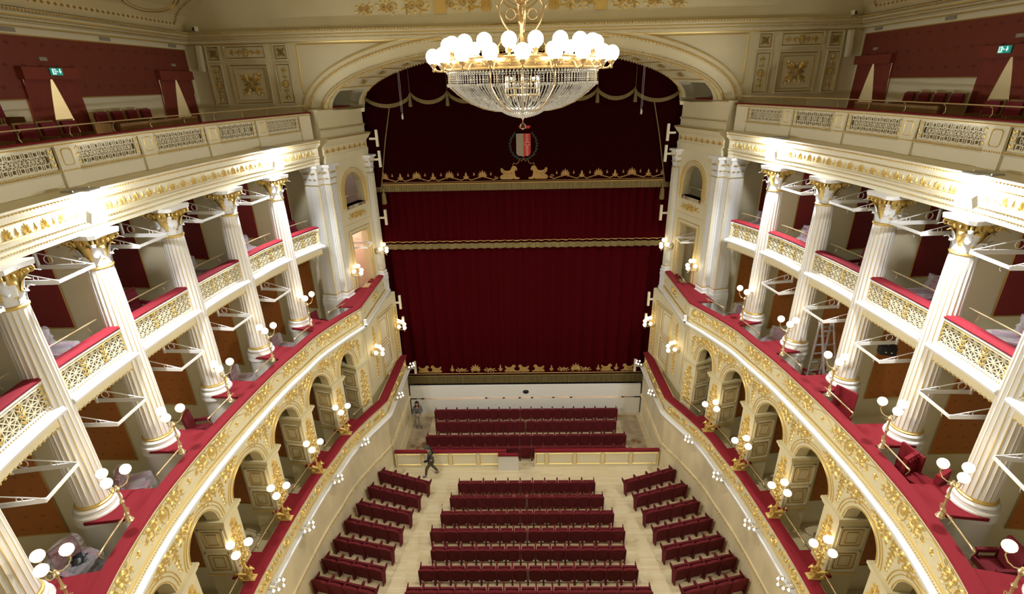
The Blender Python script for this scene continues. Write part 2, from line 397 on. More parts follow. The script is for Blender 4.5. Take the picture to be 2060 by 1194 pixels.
def orn_cand():        # slim candelabra ornament, half length 1
    o = Orn(); o.rosette(0, 0, .17, 8, .06); o.ring(0, 0, .2, .2, .04, .03, 14)
    for d in (-1, 1):
        o.ridge([(0, d*.2), (.05, d*.35), (-.03, d*.48), (0, d*.6)], .045, .04)
        o.spiral(.08, d*.36, .06, 1.2, d, 0, .03, .03, 9); o.spiral(-.08, d*.36, .06, 1.2, -d, pi, .03, .03, 9)
        o.dome(0, d*.52, .06, .06, 6, 1.5); o.fan(0, d*.66, .26, 5, d*pi/2, 2.2, .06, .3); o.leaf(0, d*.62, d*pi/2, .34, .1, .06)
    return o
OCD = orn_cand()
def frame_lines(o, u0, u1, v0, v1, w=.02, h=.015, notch=0):
    k = notch
    P = [(u0+k, v0), (u1-k, v0)] + ([(u1-k, v0+k)] if k else []) + [(u1, v0+k), (u1, v1-k)] + ([(u1-k, v1-k)] if k else []) + [(u1-k, v1), (u0+k, v1)] + ([(u0+k, v1-k)] if k else []) + [(u0, v1-k), (u0, v0+k)] + ([(u0+k, v0+k)] if k else []) + [(u0+k, v0)]
    for a, b in zip(P, P[1:]): 
        if a != b: o.ridge([a, b], w, h)
def bar2(mb, f, a, b, w, d0, d1, m=None, k=1):
    dx, dy = b[0]-a[0], b[1]-a[1]; l = hypot(dx, dy); nx, ny = -dy/l*w/2, dx/l*w/2
    P = [(a[0]+nx, a[1]+ny), (a[0]-nx, a[1]-ny), (b[0]-nx, b[1]-ny), (b[0]+nx, b[1]+ny)]
    mb.hexa([f(p[0], p[1], d0) for p in P]+[f(p[0], p[1], d1) for p in P], m)
#SPLIT
# ------------------------------------------------------------------ the shell
SIDE = {1: 'right', -1: 'left'}
Qn = Q.L
def fQ(sg, base=0): return map_(Q, sg, base)
def fB(sg, base=0): return map_(B, sg, base)
def shell():
    mb = MB(); mb.quad((-9.5, -4, 0), (9.5, -4, 0), (9.5, 20.1, 0), (-9.5, 20.1, 0)); mb.quad((-6.6, 20.1, 0), (6.6, 20.1, 0), (6.6, 25, 0), (-6.6, 25, 0)); struct('floor', mb, 'parquet')
    mb = MB()
    for sg in (-1, 1):   # worn strips of floor beside the pit seats
        mb.box((sg*5.75, 22.3, .006), (1.0, 3.7, .012))
    struct('floor', mb, 'concrete')
    mb = MB(); mb.box((0, 30, 1.70), (18, 10.9, .2)); struct('floor', mb, 'dark')
    for sg in (-1, 1):
        nm = SIDE[sg]; f = fB(sg)
        # parterre wall with dado
        for (ff, a, b, o) in ((fQ(sg), 0, Qn, .5), (f, 0, B.L, .46)):
            mb = MB(); sweep(mb, ff, a, b, [(0, o-.1), (0, o+.02), (.16, o+.02), (.18, o), (1.28, o), (1.30, o+.05), (1.40, o+.05), (1.43, o), (3.1, o+.02), (3.1, o-.1)], .3, closed=True)
            struct('wall_'+nm, mb, 'stucco')
            mb = MB(); beads(mb, ff, a, b, 1.35, o+.075, .036, .1, 0); sweep(mb, ff, a, b, [(1.275, o), (1.265, o+.04), (1.285, o+.05)], .3); tag(mb.build('trim_1', 'gold'), kind='structure')
        # box floors
        mb = MB()
        for ff, a, b in ((f, 0, B.L),):
            sweep(mb, ff, a, b, [(2.8, .45), (2.95, .45), (2.95, -4.3), (2.8, -4.3)], .3, closed=True)
            sweep(mb, ff, a, b, [(7.2, -.12), (7.45, -.12), (7.45, -4.3), (7.2, -4.3)], .3, closed=True)
            sweep(mb, ff, a, b, [(11.1, -1.25), (11.36, -1.25), (11.36, -4.3), (11.1, -4.3)], .3, closed=True)
        for z0, z1, x0, x1, y1 in ((2.8, 2.95, 6.5, 6.8, 20), (7.2, 7.45, 7.0, 7.3, 20), (11.1, 11.36, 7.45, 8.4, 21.4)):
            mb.hexa([(sg*x0, 24.4, z0), (sg*13, 24.4, z0), (sg*13, y1, z0), (sg*x1, y1, z0), (sg*x0, 24.4, z1), (sg*13, 24.4, z1), (sg*13, y1, z1), (sg*x1, y1, z1)])
        struct('floor', mb, 'ivory')
        # outer wall of the boxes and gallery floor
        mb = MB(); sweep(mb, f, -0, B.L, [(2.9, -4.3), (15.4, -4.3)], .4, caps=False); mb.quad((sg*11.2, 22.2, 2.9), (sg*13, 24.4, 2.9), (sg*13, 24.4, 15.4), (sg*11.2, 22.2, 15.4))
        struct('wall_'+nm, mb, 'ivory')
        mb = MB(); sweep(mb, f, 0, B.L, [(15.35, -1.5), (15.55, -1.5), (15.55, -4.6), (15.35, -4.6)], .4, closed=True)
        mb.hexa([(sg*8.2, 25, 15.35), (sg*13.1, 25, 15.35), (sg*13.1, 20, 15.35), (sg*9, 20, 15.35), (sg*8.2, 25, 15.55), (sg*13.1, 25, 15.55), (sg*13.1, 20, 15.55), (sg*9, 20, 15.55)])
        struct('floor', mb, 'wood')
        # gallery wall X=13 with brick-red silk, doorways
        F = lambda u, v, h: (sg*(13-h), u, v)
        doors = [(14.3, 15.9, 15.5, 18.0, 0), (19.75, 21.5, 15.5, 18.0, 0)] if sg < 0 else [(14.2, 15.9, 15.5, 18.0, 0), (19.85, 21.7, 15.5, 18.0, 0)]
        mb = MB(); panel_holes(mb, F, -4, 22, 15.5, 21.9, doors, 0, -.3, 3); struct('wall_'+nm, mb, 'ivory')
        mb = MB()
        def silk(a, b, c, d): mb.quad(F(a, c, .015), F(b, c, .015), F(b, d, .015), F(a, d, .015), uv=((a, c), (b, c), (b, d), (a, d)))
        z0, z1 = 17.35, 18.86; dd = sorted(doors); e = -4
        for h in dd: silk(e, h[0], z0, z1); silk(h[0], h[1], 18.0, z1); e = h[1]
        silk(e, 21.72, z0, z1); o = tag(mb.build('silk_wall_covering', 'gallred'), 'brick-red patterned silk on the %s gallery wall' % nm, 'wall covering')
        mb = MB(); 
        for a, b, c, d in ((-4, 21.74, z1, z1+.03), (21.72, 21.75, z0, z1), (-4, dd[0][0], z0-.03, z0), (dd[0][1], dd[1][0], z0-.03, z0), (dd[1][1], 21.74, z0-.03, z0)): mb.hexa([F(a, c, 0), F(b, c, 0), F(b, c, .03), F(a, c, .03), F(a, d, 0), F(b, d, 0), F(b, d, .03), F(a, d, .03)])
        mb.build('gilt_border', 'golddk', o)
        # rooms behind the gallery doors
        for i, h in enumerate(dd):
            mb = MB(); a, b = h[0]-.4, h[1]+.4
            G = lambda u, v, d: (sg*(13.3+d), u, v)
            mb.quad(G(a, 15.5, 1.6), G(b, 15.5, 1.6), G(b, 18.3, 1.6), G(a, 18.3, 1.6)); mb.quad(G(a, 15.5, 0), G(a, 15.5, 1.6), G(a, 18.3, 1.6), G(a, 18.3, 0)); mb.quad(G(b, 15.5, 0), G(b, 15.5, 1.6), G(b, 18.3, 1.6), G(b, 18.3, 0)); mb.quad(G(a, 18.3, 0), G(b, 18.3, 0), G(b, 18.3, 1.6), G(a, 18.3, 1.6)); mb.quad(G(a, 15.5, 0), G(b, 15.5, 0), G(b, 15.5, 1.6), G(a, 15.5, 1.6))
            struct('wall_'+nm, mb, 'ivory')
            L = bpy.data.lights.new('vestibule_light', 'POINT'); L.energy = 55 if (sg < 0 and i == 0) else 14; L.color = (1, .90, .76); L.shadow_soft_size = .15
            lo = bpy.data.objects.new('vestibule_light', L); COL.objects.link(lo); lo.location = (sg*14.3, h[0]+(.1 if sg < 0 and i == 0 else .7), 17.9)
    # rear wall, stage enclosure
    mb = MB(); mb.quad((-13, -4, 0), (13, -4, 0), (13, -4, 22), (-13, -4, 22)); struct('wall_rear', mb, 'cream')
    mb = MB(); mb.quad((-10, 27, 1.8), (10, 27, 1.8), (10, 27, 20), (-10, 27, 20)); struct('wall_stage', mb, 'dark')
    # ceiling vault
    mb = MB(); n = 40; P = [(12.9*cos(pi*i/n), 19.5+2.35*sin(pi*i/n)**.8) for i in range(n+1)]
    for a, b in zip(P, P[1:]):
        mb.quad((a[0], -4, a[1]), (b[0], -4, b[1]), (b[0], 22, b[1]), (a[0], 22, a[1]))
    struct('ceiling', mb, 'creamdk', 30)
shell()
VP = lambda t: (12.9*cos(t), 19.5+2.35*max(0, sin(t))**.8)
def front_wall():
    """proscenium front at Y=22 with the great arch, gilt panels and lunette"""
    cx, zs, a, h = 0, 16.6, 7.95, 2.12; n = 48; F = lambda u, v, d: (u, 22-d, v)
    mb = MB()
    xs = [-a*cos(pi*i/n) for i in range(n+1)]; top = lambda x: 19.35
    arch = lambda x, a=a, h=h: zs+h*sqrt(max(0, 1-(x/a)**2))
    for p, q in zip(xs, xs[1:]): mb.quad(F(p, arch(p), 0), F(q, arch(q), 0), F(q, 19.4, 0), F(p, 19.4, 0))
    for s in (-1, 1): mb.quad(F(s*a, 15.5, 0), F(s*13.1, 15.5, 0), F(s*13.1, 19.4, 0), F(s*a, 19.4, 0))
    for i in range(n):      # lunette above the cornice
        p, q = VP(pi*i/n), VP(pi*(i+1)/n); mb.quad(F(p[0], 19.4, 0), F(q[0], 19.4, 0), F(q[0], q[1]+.05, 0), F(p[0], p[1]+.05, 0))
    struct('wall_front', mb, 'cream')
    # funnel soffit from Y=22 to Y=24.2
    a2, h2, y2 = 6.95, 2.0, 24.25; mb = MB(); n = 48
    def so(t, k, d=0):
        aa, hh = a+(a2-a)*k, h+(h2-h)*k; return ((aa-d)*cos(t), 22+(y2-22)*k, zs+(hh-d)*sin(t)+.12*k)
    SP = []
    t0 = .30      # the splayed windows interrupt the soffit low down
    for i in range(n):
        ta, tb = pi*i/n, pi*(i+1)/n
        for k in range(6):
            ka, kb = k/6, (k+1)/6; tm = (ta+tb)/2; low = min(tm, pi-tm) < t0
            if low and 1 <= k <= 4: continue
            mb.quad(so(ta, ka), so(tb, ka), so(tb, kb), so(ta, kb))
    # outer return to the stage curtain, thickness
    for i in range(n):
        ta, tb = pi*i/n, pi*(i+1)/n
        mb.quad((a2*cos(ta), y2, zs+.12+h2*sin(ta)), (a2*cos(tb), y2, zs+.12+h2*sin(tb)), ((a2+1.6)*cos(tb), y2, zs+.12+(h2+1.6)*sin(tb)), ((a2+1.6)*cos(ta), y2, zs+.12+(h2+1.6)*sin(ta)))
    # niches behind the gaps
    for s in (-1, 1):
        x0, x1 = s*7.1, s*9.3
        for i in range(30):
            xa, xb = 6.3+.1*i, 6.4+.1*i; za, zb = [max(16.4, zs+.12+(h2*sqrt(1-(x/a2)**2) if x < a2 else -1)) for x in (xa, xb)]
            mb.quad((s*xa, 24.2, za), (s*xb, 24.2, zb), (s*xb, 24.2, 18.5), (s*xa, 24.2, 18.5))
        mb.quad((s*6.9, 22.2, 16.58), (x1, 22.2, 16.58), (x1, 24.2, 16.58), (s*6.9, 24.2, 16.58))
        mb.quad((x1, 22.2, 16.4), (x1, 24.15, 16.4), (x1, 24.15, 18.3), (x1, 22.2, 18.3))
        mb.quad((s*7.7, 22.2, 18.3), (x1, 22.2, 18.3), (x1, 24.15, 18.3), (x0, 24.15, 18.3))
    struct('ceiling', mb, 'cream')
    G = MB(); o = Orn()
    pol = lambda t, r: ((a+r)*cos(t), zs+(h+r)*sin(t))
    C2 = MB()
    for r, w_, hh in ((.02, .05, .04), (.62, .05, .05), (.82, .04, .04)): o.ridge([pol(pi*i/60, r) for i in range(61)], w_, hh)
    o.put(G, F)
    for r in (.12, .56):
        for i in range(150): p = pol(pi*(i+.5)/150, r); G.add([F(p[0]+dx, p[1]+dz, dd) for dx, dz, dd in ((-.035, 0, 0), (.035, 0, 0), (0, -.03, 0), (0, .03, 0), (0, 0, .05))], [(0, 2, 4), (2, 1, 4), (1, 3, 4), (3, 0, 4)])
    arc = empty('proscenium_arch', (0, 22, 16.6), 0, 'cream elliptical arch with gilt mouldings framing the top of the stage opening', 'arch')
    def ub(mbx, nme, mats, sm=False):   # world mesh under an empty
        ob = mbx.build(nme, mats, arc, sm); ob.location = (0, -22, -16.6); return ob
    # raised archivolt bands
    for r0, r1, d in ((.0, .1, .05), (.5, .86, .07)):
        for i in range(n):
            ta, tb = pi*i/n, pi*(i+1)/n; q = [pol(ta, r0), pol(tb, r0), pol(tb, r1), pol(ta, r1)]
            C2.hexa([F(x, z, 0) for x, z in q]+[F(x, z, d) for x, z in q])
    ub(C2, 'archivolt', 'cream')
    for v in range(len(G.v)): p = G.v[v]; G.v[v] = (p[0], p[1]-.07, p[2])
    # soffit ornament: rosettes and beads
    for i in range(2, 31):
        t = pi*i/32
        if min(t, pi-t) < t0+.12: continue
        c = so(t, .5); e1 = so(t+.01, .5); nx, nz = cos(t), sin(t)
        def fs(u, v, hh): return (c[0]-nz*u-nx*(hh+.02), c[1]+v, c[2]+nx*u*.5-nz*(hh+.02))
        (OC if i % 2 else OCD).put(G, fs, 0, 0, .24 if i % 2 else .18, .42, .6)
    for k in (.06, .94):
        for i in range(130):
            t = pi*(i+.5)/130; p = so(t, k, .02); G.ball(p, .035, 5, 3)
    for t in [i*pi/16 for i in range(2, 15)]:
        P = [so(t, .1+.8*j/6, .02) for j in range(7)]; G.tube(P, .022, 4)
    ub(G, 'gilded_ornament', 'gold')
    # gilt stucco panels either side
    for s in (-1, 1):
        x = lambda v: s*v
        pan = [(-12.25, -11.78, 18.50, 18.98, 'c'), (-11.52, -9.98, 18.55, 18.98, 'h'), (-9.6, -9.12, 18.50, 18.98, 'c'), (-12.27, -11.82, 16.9, 18.32, 'v'), (-11.45, -10.0, 16.9, 18.32, 'C'), (-9.62, -9.1, 16.9, 18.32, 'v')]
        for u0, u1, v0, v1, k in pan:
            if s > 0: u0, u1 = -u1, -u0
            t = empty('stucco_relief', ((u0+u1)/2, 21.98, v0), 0)
            pos = {'c': 'small square', 'h': 'wide horizontal', 'v': 'tall narrow', 'C': 'large square'}[k]
            outer = (abs(u0)+abs(u1))/2
            which = {'c': 'nearer the side wall' if outer > 11 else 'nearer the arch', 'v': 'nearer the side wall' if outer > 11 else 'nearer the arch', 'h': 'over the big square one', 'C': 'at the centre of the group'}[k]
            tag(t, '%s gilded stucco panel %s, %s of the arch' % (pos, which, 'left' if s < 0 else 'right'), 'wall panel')
            lf = lambda u, v, h, T=t: (u-T.location[0], -h+.0, v-T.location[2])
            mb = MB(); w_ = .05
            for q in ((u0-w_, u1+w_, v0-w_, v0), (u0-w_, u1+w_, v1, v1+w_), (u0-w_, u0, v0, v1), (u1, u1+w_, v0, v1)): mb.hexa([lf(q[0], q[2], 0), lf(q[1], q[2], 0), lf(q[1], q[2], .06), lf(q[0], q[2], .06), lf(q[0], q[3], 0), lf(q[1], q[3], 0), lf(q[1], q[3], .06), lf(q[0], q[3], .06)])
            mb.build('frame', 'cream', t)
            G = MB(); oo = Orn(); frame_lines(oo, u0+.02, u1-.02, v0+.02, v1-.02, .035, .04)
            if k == 'C': frame_lines(oo, u0+.13, u1-.13, v0+.13, v1-.13, .02, .03)
            oo.put(G, lf); c = ((u0+u1)/2, (v0+v1)/2)
            if k in 'cC': OC.put(G, lf, c[0], c[1], (u1-u0)*(.36 if k == 'c' else .33), (v1-v0)*(.36 if k == 'c' else .33), .8)
            elif k == 'v': OCD.put(G, lf, c[0], c[1], .68, .66, .8)
            else: OCD.put(G, lf, c[0], c[1], .68, .68, .7, rot=pi/2)
            G.build('gilded_relief', 'gold', t)
        oo = Orn(); G = MB(); u0, u1 = (-8.72, -.5) if s < 0 else (.5, 8.72)
        P = [(s*8.72, 17.2), (s*8.72, 19.0), (s*2.2, 19.0)]; oo.line(P[:2], .05, .03); oo.line(P[1:], .05, .03); oo.put(G, F); 
        tag(G.build('trim_2', 'gold'), kind='structure')
    # cornice along front and side walls
    prof = [(19.06, 0), (19.06, .07), (19.12, .1), (19.16, .1), (19.18, .16), (19.27, .18), (19.3, .26), (19.38, .28), (19.40, .36), (19.47, .38), (19.47, 0)]
    for fn, u0, u1, nme in ((F, -13, 13, 'trim_3'), (lambda u, v, d: (-13+d, u, v), -4, 22, 'trim_4'), (lambda u, v, d: (13-d, u, v), -4, 22, 'trim_5')):
        mb = MB(); sweep(mb, fn, u0, u1, prof, 13); struct(nme, mb, 'cream')
        mb = MB(); beads(mb, fn, u0, u1, 19.22, .185, .032, .075); beads(mb, fn, u0, u1, 19.43, .38, .045, .105)
        sweep(mb, fn, u0, u1, [(19.055, .06), (19.05, .085), (19.09, .1)], 13); sweep(mb, fn, u0, u1, [(19.30, .26), (19.30, .285), (19.335, .285)], 13); tag(mb.build(nme, 'gold'), kind='structure')
    # painted frieze of scrolls on the lunette
    G = MB(); y = 19.98
    for s in (-1, 1):
        for i, (u, sc_) in enumerate(((1.5, 1.5), (2.4, -1.2), (3.5, 1.4), (4.7, -1.1), (5.6, 1.0))):
            OS.put(G, F, s*u, y+.32-.04*i, s*abs(sc_), sc_*.95, 1.2)
        for i, u in enumerate((1.9, 3.1, 4.3)): OD.put(G, F, s*u, y+.3, .6, .5, 1)
        for q in ((1.15, .18), (1.27, .2), (1.4, .16)):
            for j in range(3): oo = Orn(); oo.leaf(0, 0, -pi/2+.1*j-.1, .5, .12, .05); oo.put(G, F, s*q[0], y+.45, 1, 1, 1)
        G.hexa([F(s*2.8, y-.06, 0), F(s*3.25, y-.06, 0), F(s*3.25, y-.06, .05), F(s*2.8, y-.06, .05), F(s*2.8, y+.6, 0), F(s*3.25, y+.6, 0), F(s*3.25, y+.6, .05), F(s*2.8, y+.6, .05)])
    oo = Orn(); oo.ring(0, y+.75, .8, .75, .05, .04, 28); oo.ring(0, y+.75, .65, .6, .03, .03, 28); oo.put(G, F)
    tag(G.build('scroll_frieze', 'gold'), 'gilt frieze of foliage scrolls and tassels at the top of the front wall', 'frieze')
    # ornament bands of the vault
    for s in (-1, 1):
        G = MB(); 
        def fv(u, v, h):    # u along y, v along the arc measured from the side wall
            t = v/9.0+.015; x, z = VP(t); return (s*(x-h*.7), u, z-h*.7)
        oo = Orn()
        for y0 in [21.3-.22*i for i in range(115)]: G.add([fv(y0+du, .42+dv, hh) for du, dv, hh in ((-.09, 0, .0), (.09, 0, 0), (0, -.14, 0), (0, .14, 0), (0, 0, .06))], [(0, 2, 4), (2, 1, 4), (1, 3, 4), (3, 0, 4)])
        for v0 in [.6+.24*i for i in range(40)]: G.add([fv(21.35+du, v0+dv, hh) for du, dv, hh in ((-.12, 0, .0), (.12, 0, 0), (0, -.1, 0), (0, .1, 0), (0, 0, .06))], [(0, 2, 4), (2, 1, 4), (1, 3, 4), (3, 0, 4)])
        for yc in (19.6, 15.2, 10.8):
            oo = Orn(); oo.ring(yc, 2.3, 1.35, 1.2, .07, .05, 36); oo.ring(yc, 2.3, 1.15, 1.0, .04, .03, 36); oo.put(G, fv)
            for d in (-1, 1): OS.put(G, fv, yc-2.2+d*.05, 1.9, d*1.3, 1.4, 1.5)
            OC.put(G, fv, yc-2.2, 2.5, .6, .6, 1)
        tag(G.build('vault_ornament', 'golddk'), 'gilt leaf border and oval medallions on the %s side of the ceiling vault' % SIDE[s], 'ornament')
        mb = MB(); mb.box((s*12.86, 9, 19.49), (.2, 26, .03)); tag(mb.build('trim_6', 'dark'), kind='structure')
front_wall()
# ------------------------------------------------------------------ stage end
def fold_sheet(mb, x0, x1, z0, z1, y, amp, nf, nz=6, m=0, seed=1, slope=0):
    rnd = random.Random(seed); ph = [rnd.uniform(-.6, .6) for _ in range(nf+2)]; k = nf*10; ys = []
    for i in range(k+1):
        t = i/k*nf; j = int(t); ys.append(amp*(sin(2*pi*t+ph[min(j, nf)]*.0)+.35*sin(2*pi*t*.37+seed)+.2*sin(2*pi*t*2.1+seed*2)))
    o = len(mb.v)
    for j in range(nz+1):
        for i in range(k+1): mb.v.append((x0+(x1-x0)*i/k, y-ys[i]*(1-.25*j/nz), z0+(z1-z0)*j/nz))
    for j in range(nz):
        for i in range(k): a = o+j*(k+1)+i; mb.f.append((a, a+1, a+k+2, a+k+1)); mb.mi.append(m)
    return lambda x: y-amp*1.45
def stage():
    # main curtain
    c = empty('main_curtain', (0, 24.95, 1.81), 0, 'dark red pleated velvet main curtain reaching the stage floor with gold hem', 'curtain')
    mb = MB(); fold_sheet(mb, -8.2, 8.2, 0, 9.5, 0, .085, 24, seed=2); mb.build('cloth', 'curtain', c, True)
    mb = MB(); fold_sheet(mb, -8.2, 8.2, .02, .5, -.13, .03, 60, 2, seed=5); ob = mb.build('fringe', 'fringe', c, True)
    # thin separate strands in front of the fringe
    mb = MB()
    for i in range(420): x = -6.6+13.2*i/419; mb.box((x, -.2+.02*sin(i*1.7), .26+.01*sin(i)), (.018, .02, .46))
    mb.box((0, -.2, .52), (13.4, .05, .05)); mb.build('fringe_strands', 'fringe', c)
    F = lambda u, v, h: (u, -.12-h, v)
    G = MB(); O = Orn(); O.line([(-6.5, .62), (6.5, .62)], .05, .02); O.put(G, F)
    def griffin(fl=1):
        o = Orn(); P = [(-.40, 0), (.10, 0), (.16, .035), (.22, .0), (.40, 0), (.46, .03), (.44, .07), (.32, .09), (.26, .13), (.24, .22), (.21, .29), (.24, .35), (.25, .40), (.29, .41), (.33, .36), (.34, .43), (.32, .5), (.28, .56), (.20, .59), (.12, .57), (.07, .52), (.04, .45), (0, .40), (-.08, .375), (-.18, .375), (-.27, .39), (-.33, .43), (-.35, .50), (-.38, .47), (-.42, .51), (-.45, .47), (-.455, .40), (-.43, .33), (-.37, .27), (-.29, .22), (-.37, .21), (-.45, .16), (-.49, .09), (-.47, .03)]
        o.V = [(fl*x, y, .0) for x, y in P]+[(fl*x, y, .03) for x, y in P]; n = len(P)
        o.F = [tuple(range(n, 2*n))]+[(i, (i+1) % n, n+(i+1) % n, n+i) for i in range(n)]
        o2 = Orn(); o2.ridge([(fl*x, y) for x, y in ((-.4, .45), (-.3, .3), (-.1, .22), (.05, .3), (.1, .2))], .03, .05); o2.ridge([(fl*x, y) for x, y in ((-.42, .05), (-.3, .16), (-.15, .14), (-.1, .03))], .03, .05)
        o2.ridge([(fl*x, y) for x, y in ((-.38, .36), (-.25, .27), (-.08, .2))], .02, .05); b = len(o.V); o.V += o2.V; o.F += [tuple(i+b for i in f) for f in o2.F]
        return o
    g1, g2 = griffin(1), griffin(-1)
    for x, k in ((-5.6, 0), (-5.0, 1), (-4.05, 2), (-3.5, 5), (-2.75, 3), (-1.9, 5), (-1.35, 2), (-.75, 0), (-.1, 1), (.75, 1), (1.5, 4), (2.2, 5), (2.85, 3), (3.4, 5), (4.1, 4), (4.6, 0), (5.1, 2), (5.7, 1)):
        if k == 0: g1.put(G, F, x, .72, .75, .75, 1)
        elif k == 1: g2.put(G, F, x, .72, .75, .75, 1)
        elif k == 2: OSP.put(G, F, x, .7, 2.4, 3.0, 1)
        elif k == 3: OP.put(G, F, x, .7, 2.6, 2.6, 1)
        elif k == 4: OSP.put(G, F, x, .7, 2.2, 2.6, 1)
        else: OS.put(G, F, x-.3, .85, .9, .6, .6)
    G.build('embroidery', 'embroid', c)
    # second drape
    d = empty('stage_drape', (0, 24.75, 9.8), 0, 'pleated dark red drape hanging to mid height with gold fringe and braid', 'curtain')
    mb = MB(); fold_sheet(mb, -8.2, 8.2, .32, 4.0, 0, .06, 40, seed=7); mb.build('cloth', 'curtain', d, True)
    mb = MB(); fold_sheet(mb, -8.2, 8.2, 0, .27, -.05, .06, 40, 2, seed=7); mb.build('fringe', 'fringe', d, True)
    mb = MB(); fold_sheet(mb, -8.2, 8.2, .37, .41, -.06, .06, 40, 1, seed=7); mb.build('braid', 'embroid', d, True)
    # flat pelmet with griffins and shield
    p = empty('pelmet', (0, 24.5, 12.75), 0, 'flat dark velvet pelmet with embroidered griffins, palmettes and a gold fringe', 'pelmet')
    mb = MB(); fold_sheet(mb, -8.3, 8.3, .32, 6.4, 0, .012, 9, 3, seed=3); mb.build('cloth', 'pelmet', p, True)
    mb = MB(); fold_sheet(mb, -8.3, 8.3, 0, .33, -.02, .015, 150, 1, seed=4); mb.build('fringe', 'fringe', p, True)
    mb = MB(); mb.box((0, -.035, .35), (16.6, .03, .05)); mb.box((0, -.035, .43), (16.6, .02, .02)); mb.build('braid', 'embroid', p)
    F = lambda u, v, h: (u, -.02-h, v); G = MB()
    g1.put(G, F, -.56, .5, .98, 1.05, 1); g2.put(G, F, .74, .5, .98, 1.05, 1); G.build('griffin_applique', 'embroid', p)
    G = MB()
    for s in (-1, 1):
        for i in range(8):
            u = .08+s*(1.95+.78*i)
            if i % 2 == 0: 
                OP.put(G, F, u, .56, 2.0, 1.9, .8); oo = Orn(); oo.ridge([(-.75, .05), (-.55, -.05), (-.3, .02), (-.1, .1), (.1, .1), (.3, .02), (.55, -.05), (.75, .05)], .045, .02); oo.put(G, F, u, .54)
                for q in (-.4, .4): OSP.put(G, F, u+q, .68, 1.0, 1.1, .6)
            else: OSP.put(G, F, u, .5, 2.6, 2.2, .8)
        oo = Orn(); oo.spiral(0, 0, .1, 1.2, s, 0, .04, .02, 10); oo.put(G, F, .08+s*1.32, .6)
    G.build('palmette_border', 'embroid', p)
    # shield
    G = MB(); x0 = .08; z0 = 2.05
    def shape(a, b): return [(x0+a, z0+.5), (x0+b, z0+.5), (x0+b, z0-.2), (x0+b*.7+a*.3, z0-.42), (x0+(0 if a*b == 0 else 0), z0-.5) if False else (x0+b*.5+a*.5, z0-.47), (x0+a, z0-.5 if a == 0 else z0-.2)]
    L = [(-.33, .5), (0, .5), (0, -.55), (-.06, -.5), (-.24, -.48), (-.33, -.38)]
    G.add([F(x0+x, z0+y, .02) for x, y in L], [tuple(range(6))], 0); G.add([F(x0-x, z0+y, .02) for x, y in L], [tuple(range(6))], 1)
    for a, b in (((.14, .48), (.14, .1)), ((.20, .48), (.20, .1)), ((.14, .1), (.02, .1)), ((.20, .1), (.32, .1)), ((.14, -.5), (.14, 0)), ((.2, -.5), (.2, 0)), ((.14, 0), (.02, 0)), ((.2, 0), (.32, 0))): bar2(G, F, (x0+a[0], z0+a[1]), (x0+b[0], z0+b[1]), .018, .02, .03, 2)
    G.add([F(x0+x, z0+y, .02) for x, y in ((-.16, .72), (.28, .72), (.34, .84), (-.22, .84))], [(0, 1, 2, 3)], 1)
    G.build('shield', ['shgr', 'shred', 'board'], p)
    G = MB(); oo = Orn()
    for s in (-1, 1):
        for i in range(12):
            t = -pi/2+s*(.15+i*.2); r = .56+.02*(i % 2); oo.leaf(r*cos(t), .0+r*1.05*sin(t), t+s*.9, .17, .08, .02); oo.leaf(r*cos(t), r*1.05*sin(t), t-s*.5, .13, .07, .02)
    oo.put(G, F, x0, z0); G.build('laurel_wreath', 'wreath', p)
    G = MB(); oo = Orn()
    for s in (-1, 1): oo.ridge([(0, 0), (s*.1, -.14), (s*.2, -.04), (s*.25, -.2), (s*.38, -.26), (s*.45, -.2), (s*.52, -.32)], .035, .02)
    oo.put(G, F, x0, z0-.6); G.build('ribbon', 'embroid', p)
    # swagged valance with tassels
    v = empty('swag_valance', (0, 24.3, 16.5), 0, 'swagged dark velvet valance with gold fringe and tassels under the arch', 'valance')
    nodes = [-6.96, -4.9, -3.25, -1.6, 0.05, 1.7, 3.35, 5.0, 6.98]; mb = MB(); fr = MB(); ts = MB(); tp = MB()
    for a, b in zip(nodes, nodes[1:]):
        n, mz = 14, 9
        edge = lambda t: .68-.38*(4*t*(1-t))**.8+ (-.12 if abs((a+b)/2) > 5.5 else 0)
        o = len(mb.v)
        for j in range(mz+1):
            for i in range(n+1):
                t = i/n; z = edge(t)+(2.6-edge(t))*j/mz; mb.v.append((a+(b-a)*t, -.08-.07*sin(pi*t)-.05*sin(pi*t)*sin(j*2.6), z))
        for j in range(mz):
            for i in range(n): q = o+j*(n+1)+i; mb.f.append((q, q+1, q+n+2, q+n+1)); mb.mi.append(0)
        o = len(fr.v)
        for dz in (0, -.15):
            for i in range(n+1): t = i/n; fr.v.append((a+(b-a)*t, -.10-.07*sin(pi*t), edge(t)+dz))
        for i in range(n): q = o+i; fr.f.append((q, q+1, q+n+2, q+n+1)); fr.mi.append(0)
        fr.tube([(a+(b-a)*i/n, -.12-.07*sin(pi*i/n), edge(i/n)) for i in range(n+1)], .02, 5)
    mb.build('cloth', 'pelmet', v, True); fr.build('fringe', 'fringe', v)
    for x in nodes[1:-1]:
        t = MB(); t.lathe([(.01, .62), (.045, .58), (.05, .5), (.03, .46), (.06, .42), (.085, .1), (.08, .06)], (x, -.18, 0), 8); t.tube([(x, -.16, .6), (x, -.14, 1.6)], .008, 4); t.build('tassel', 'fringe', v, True)
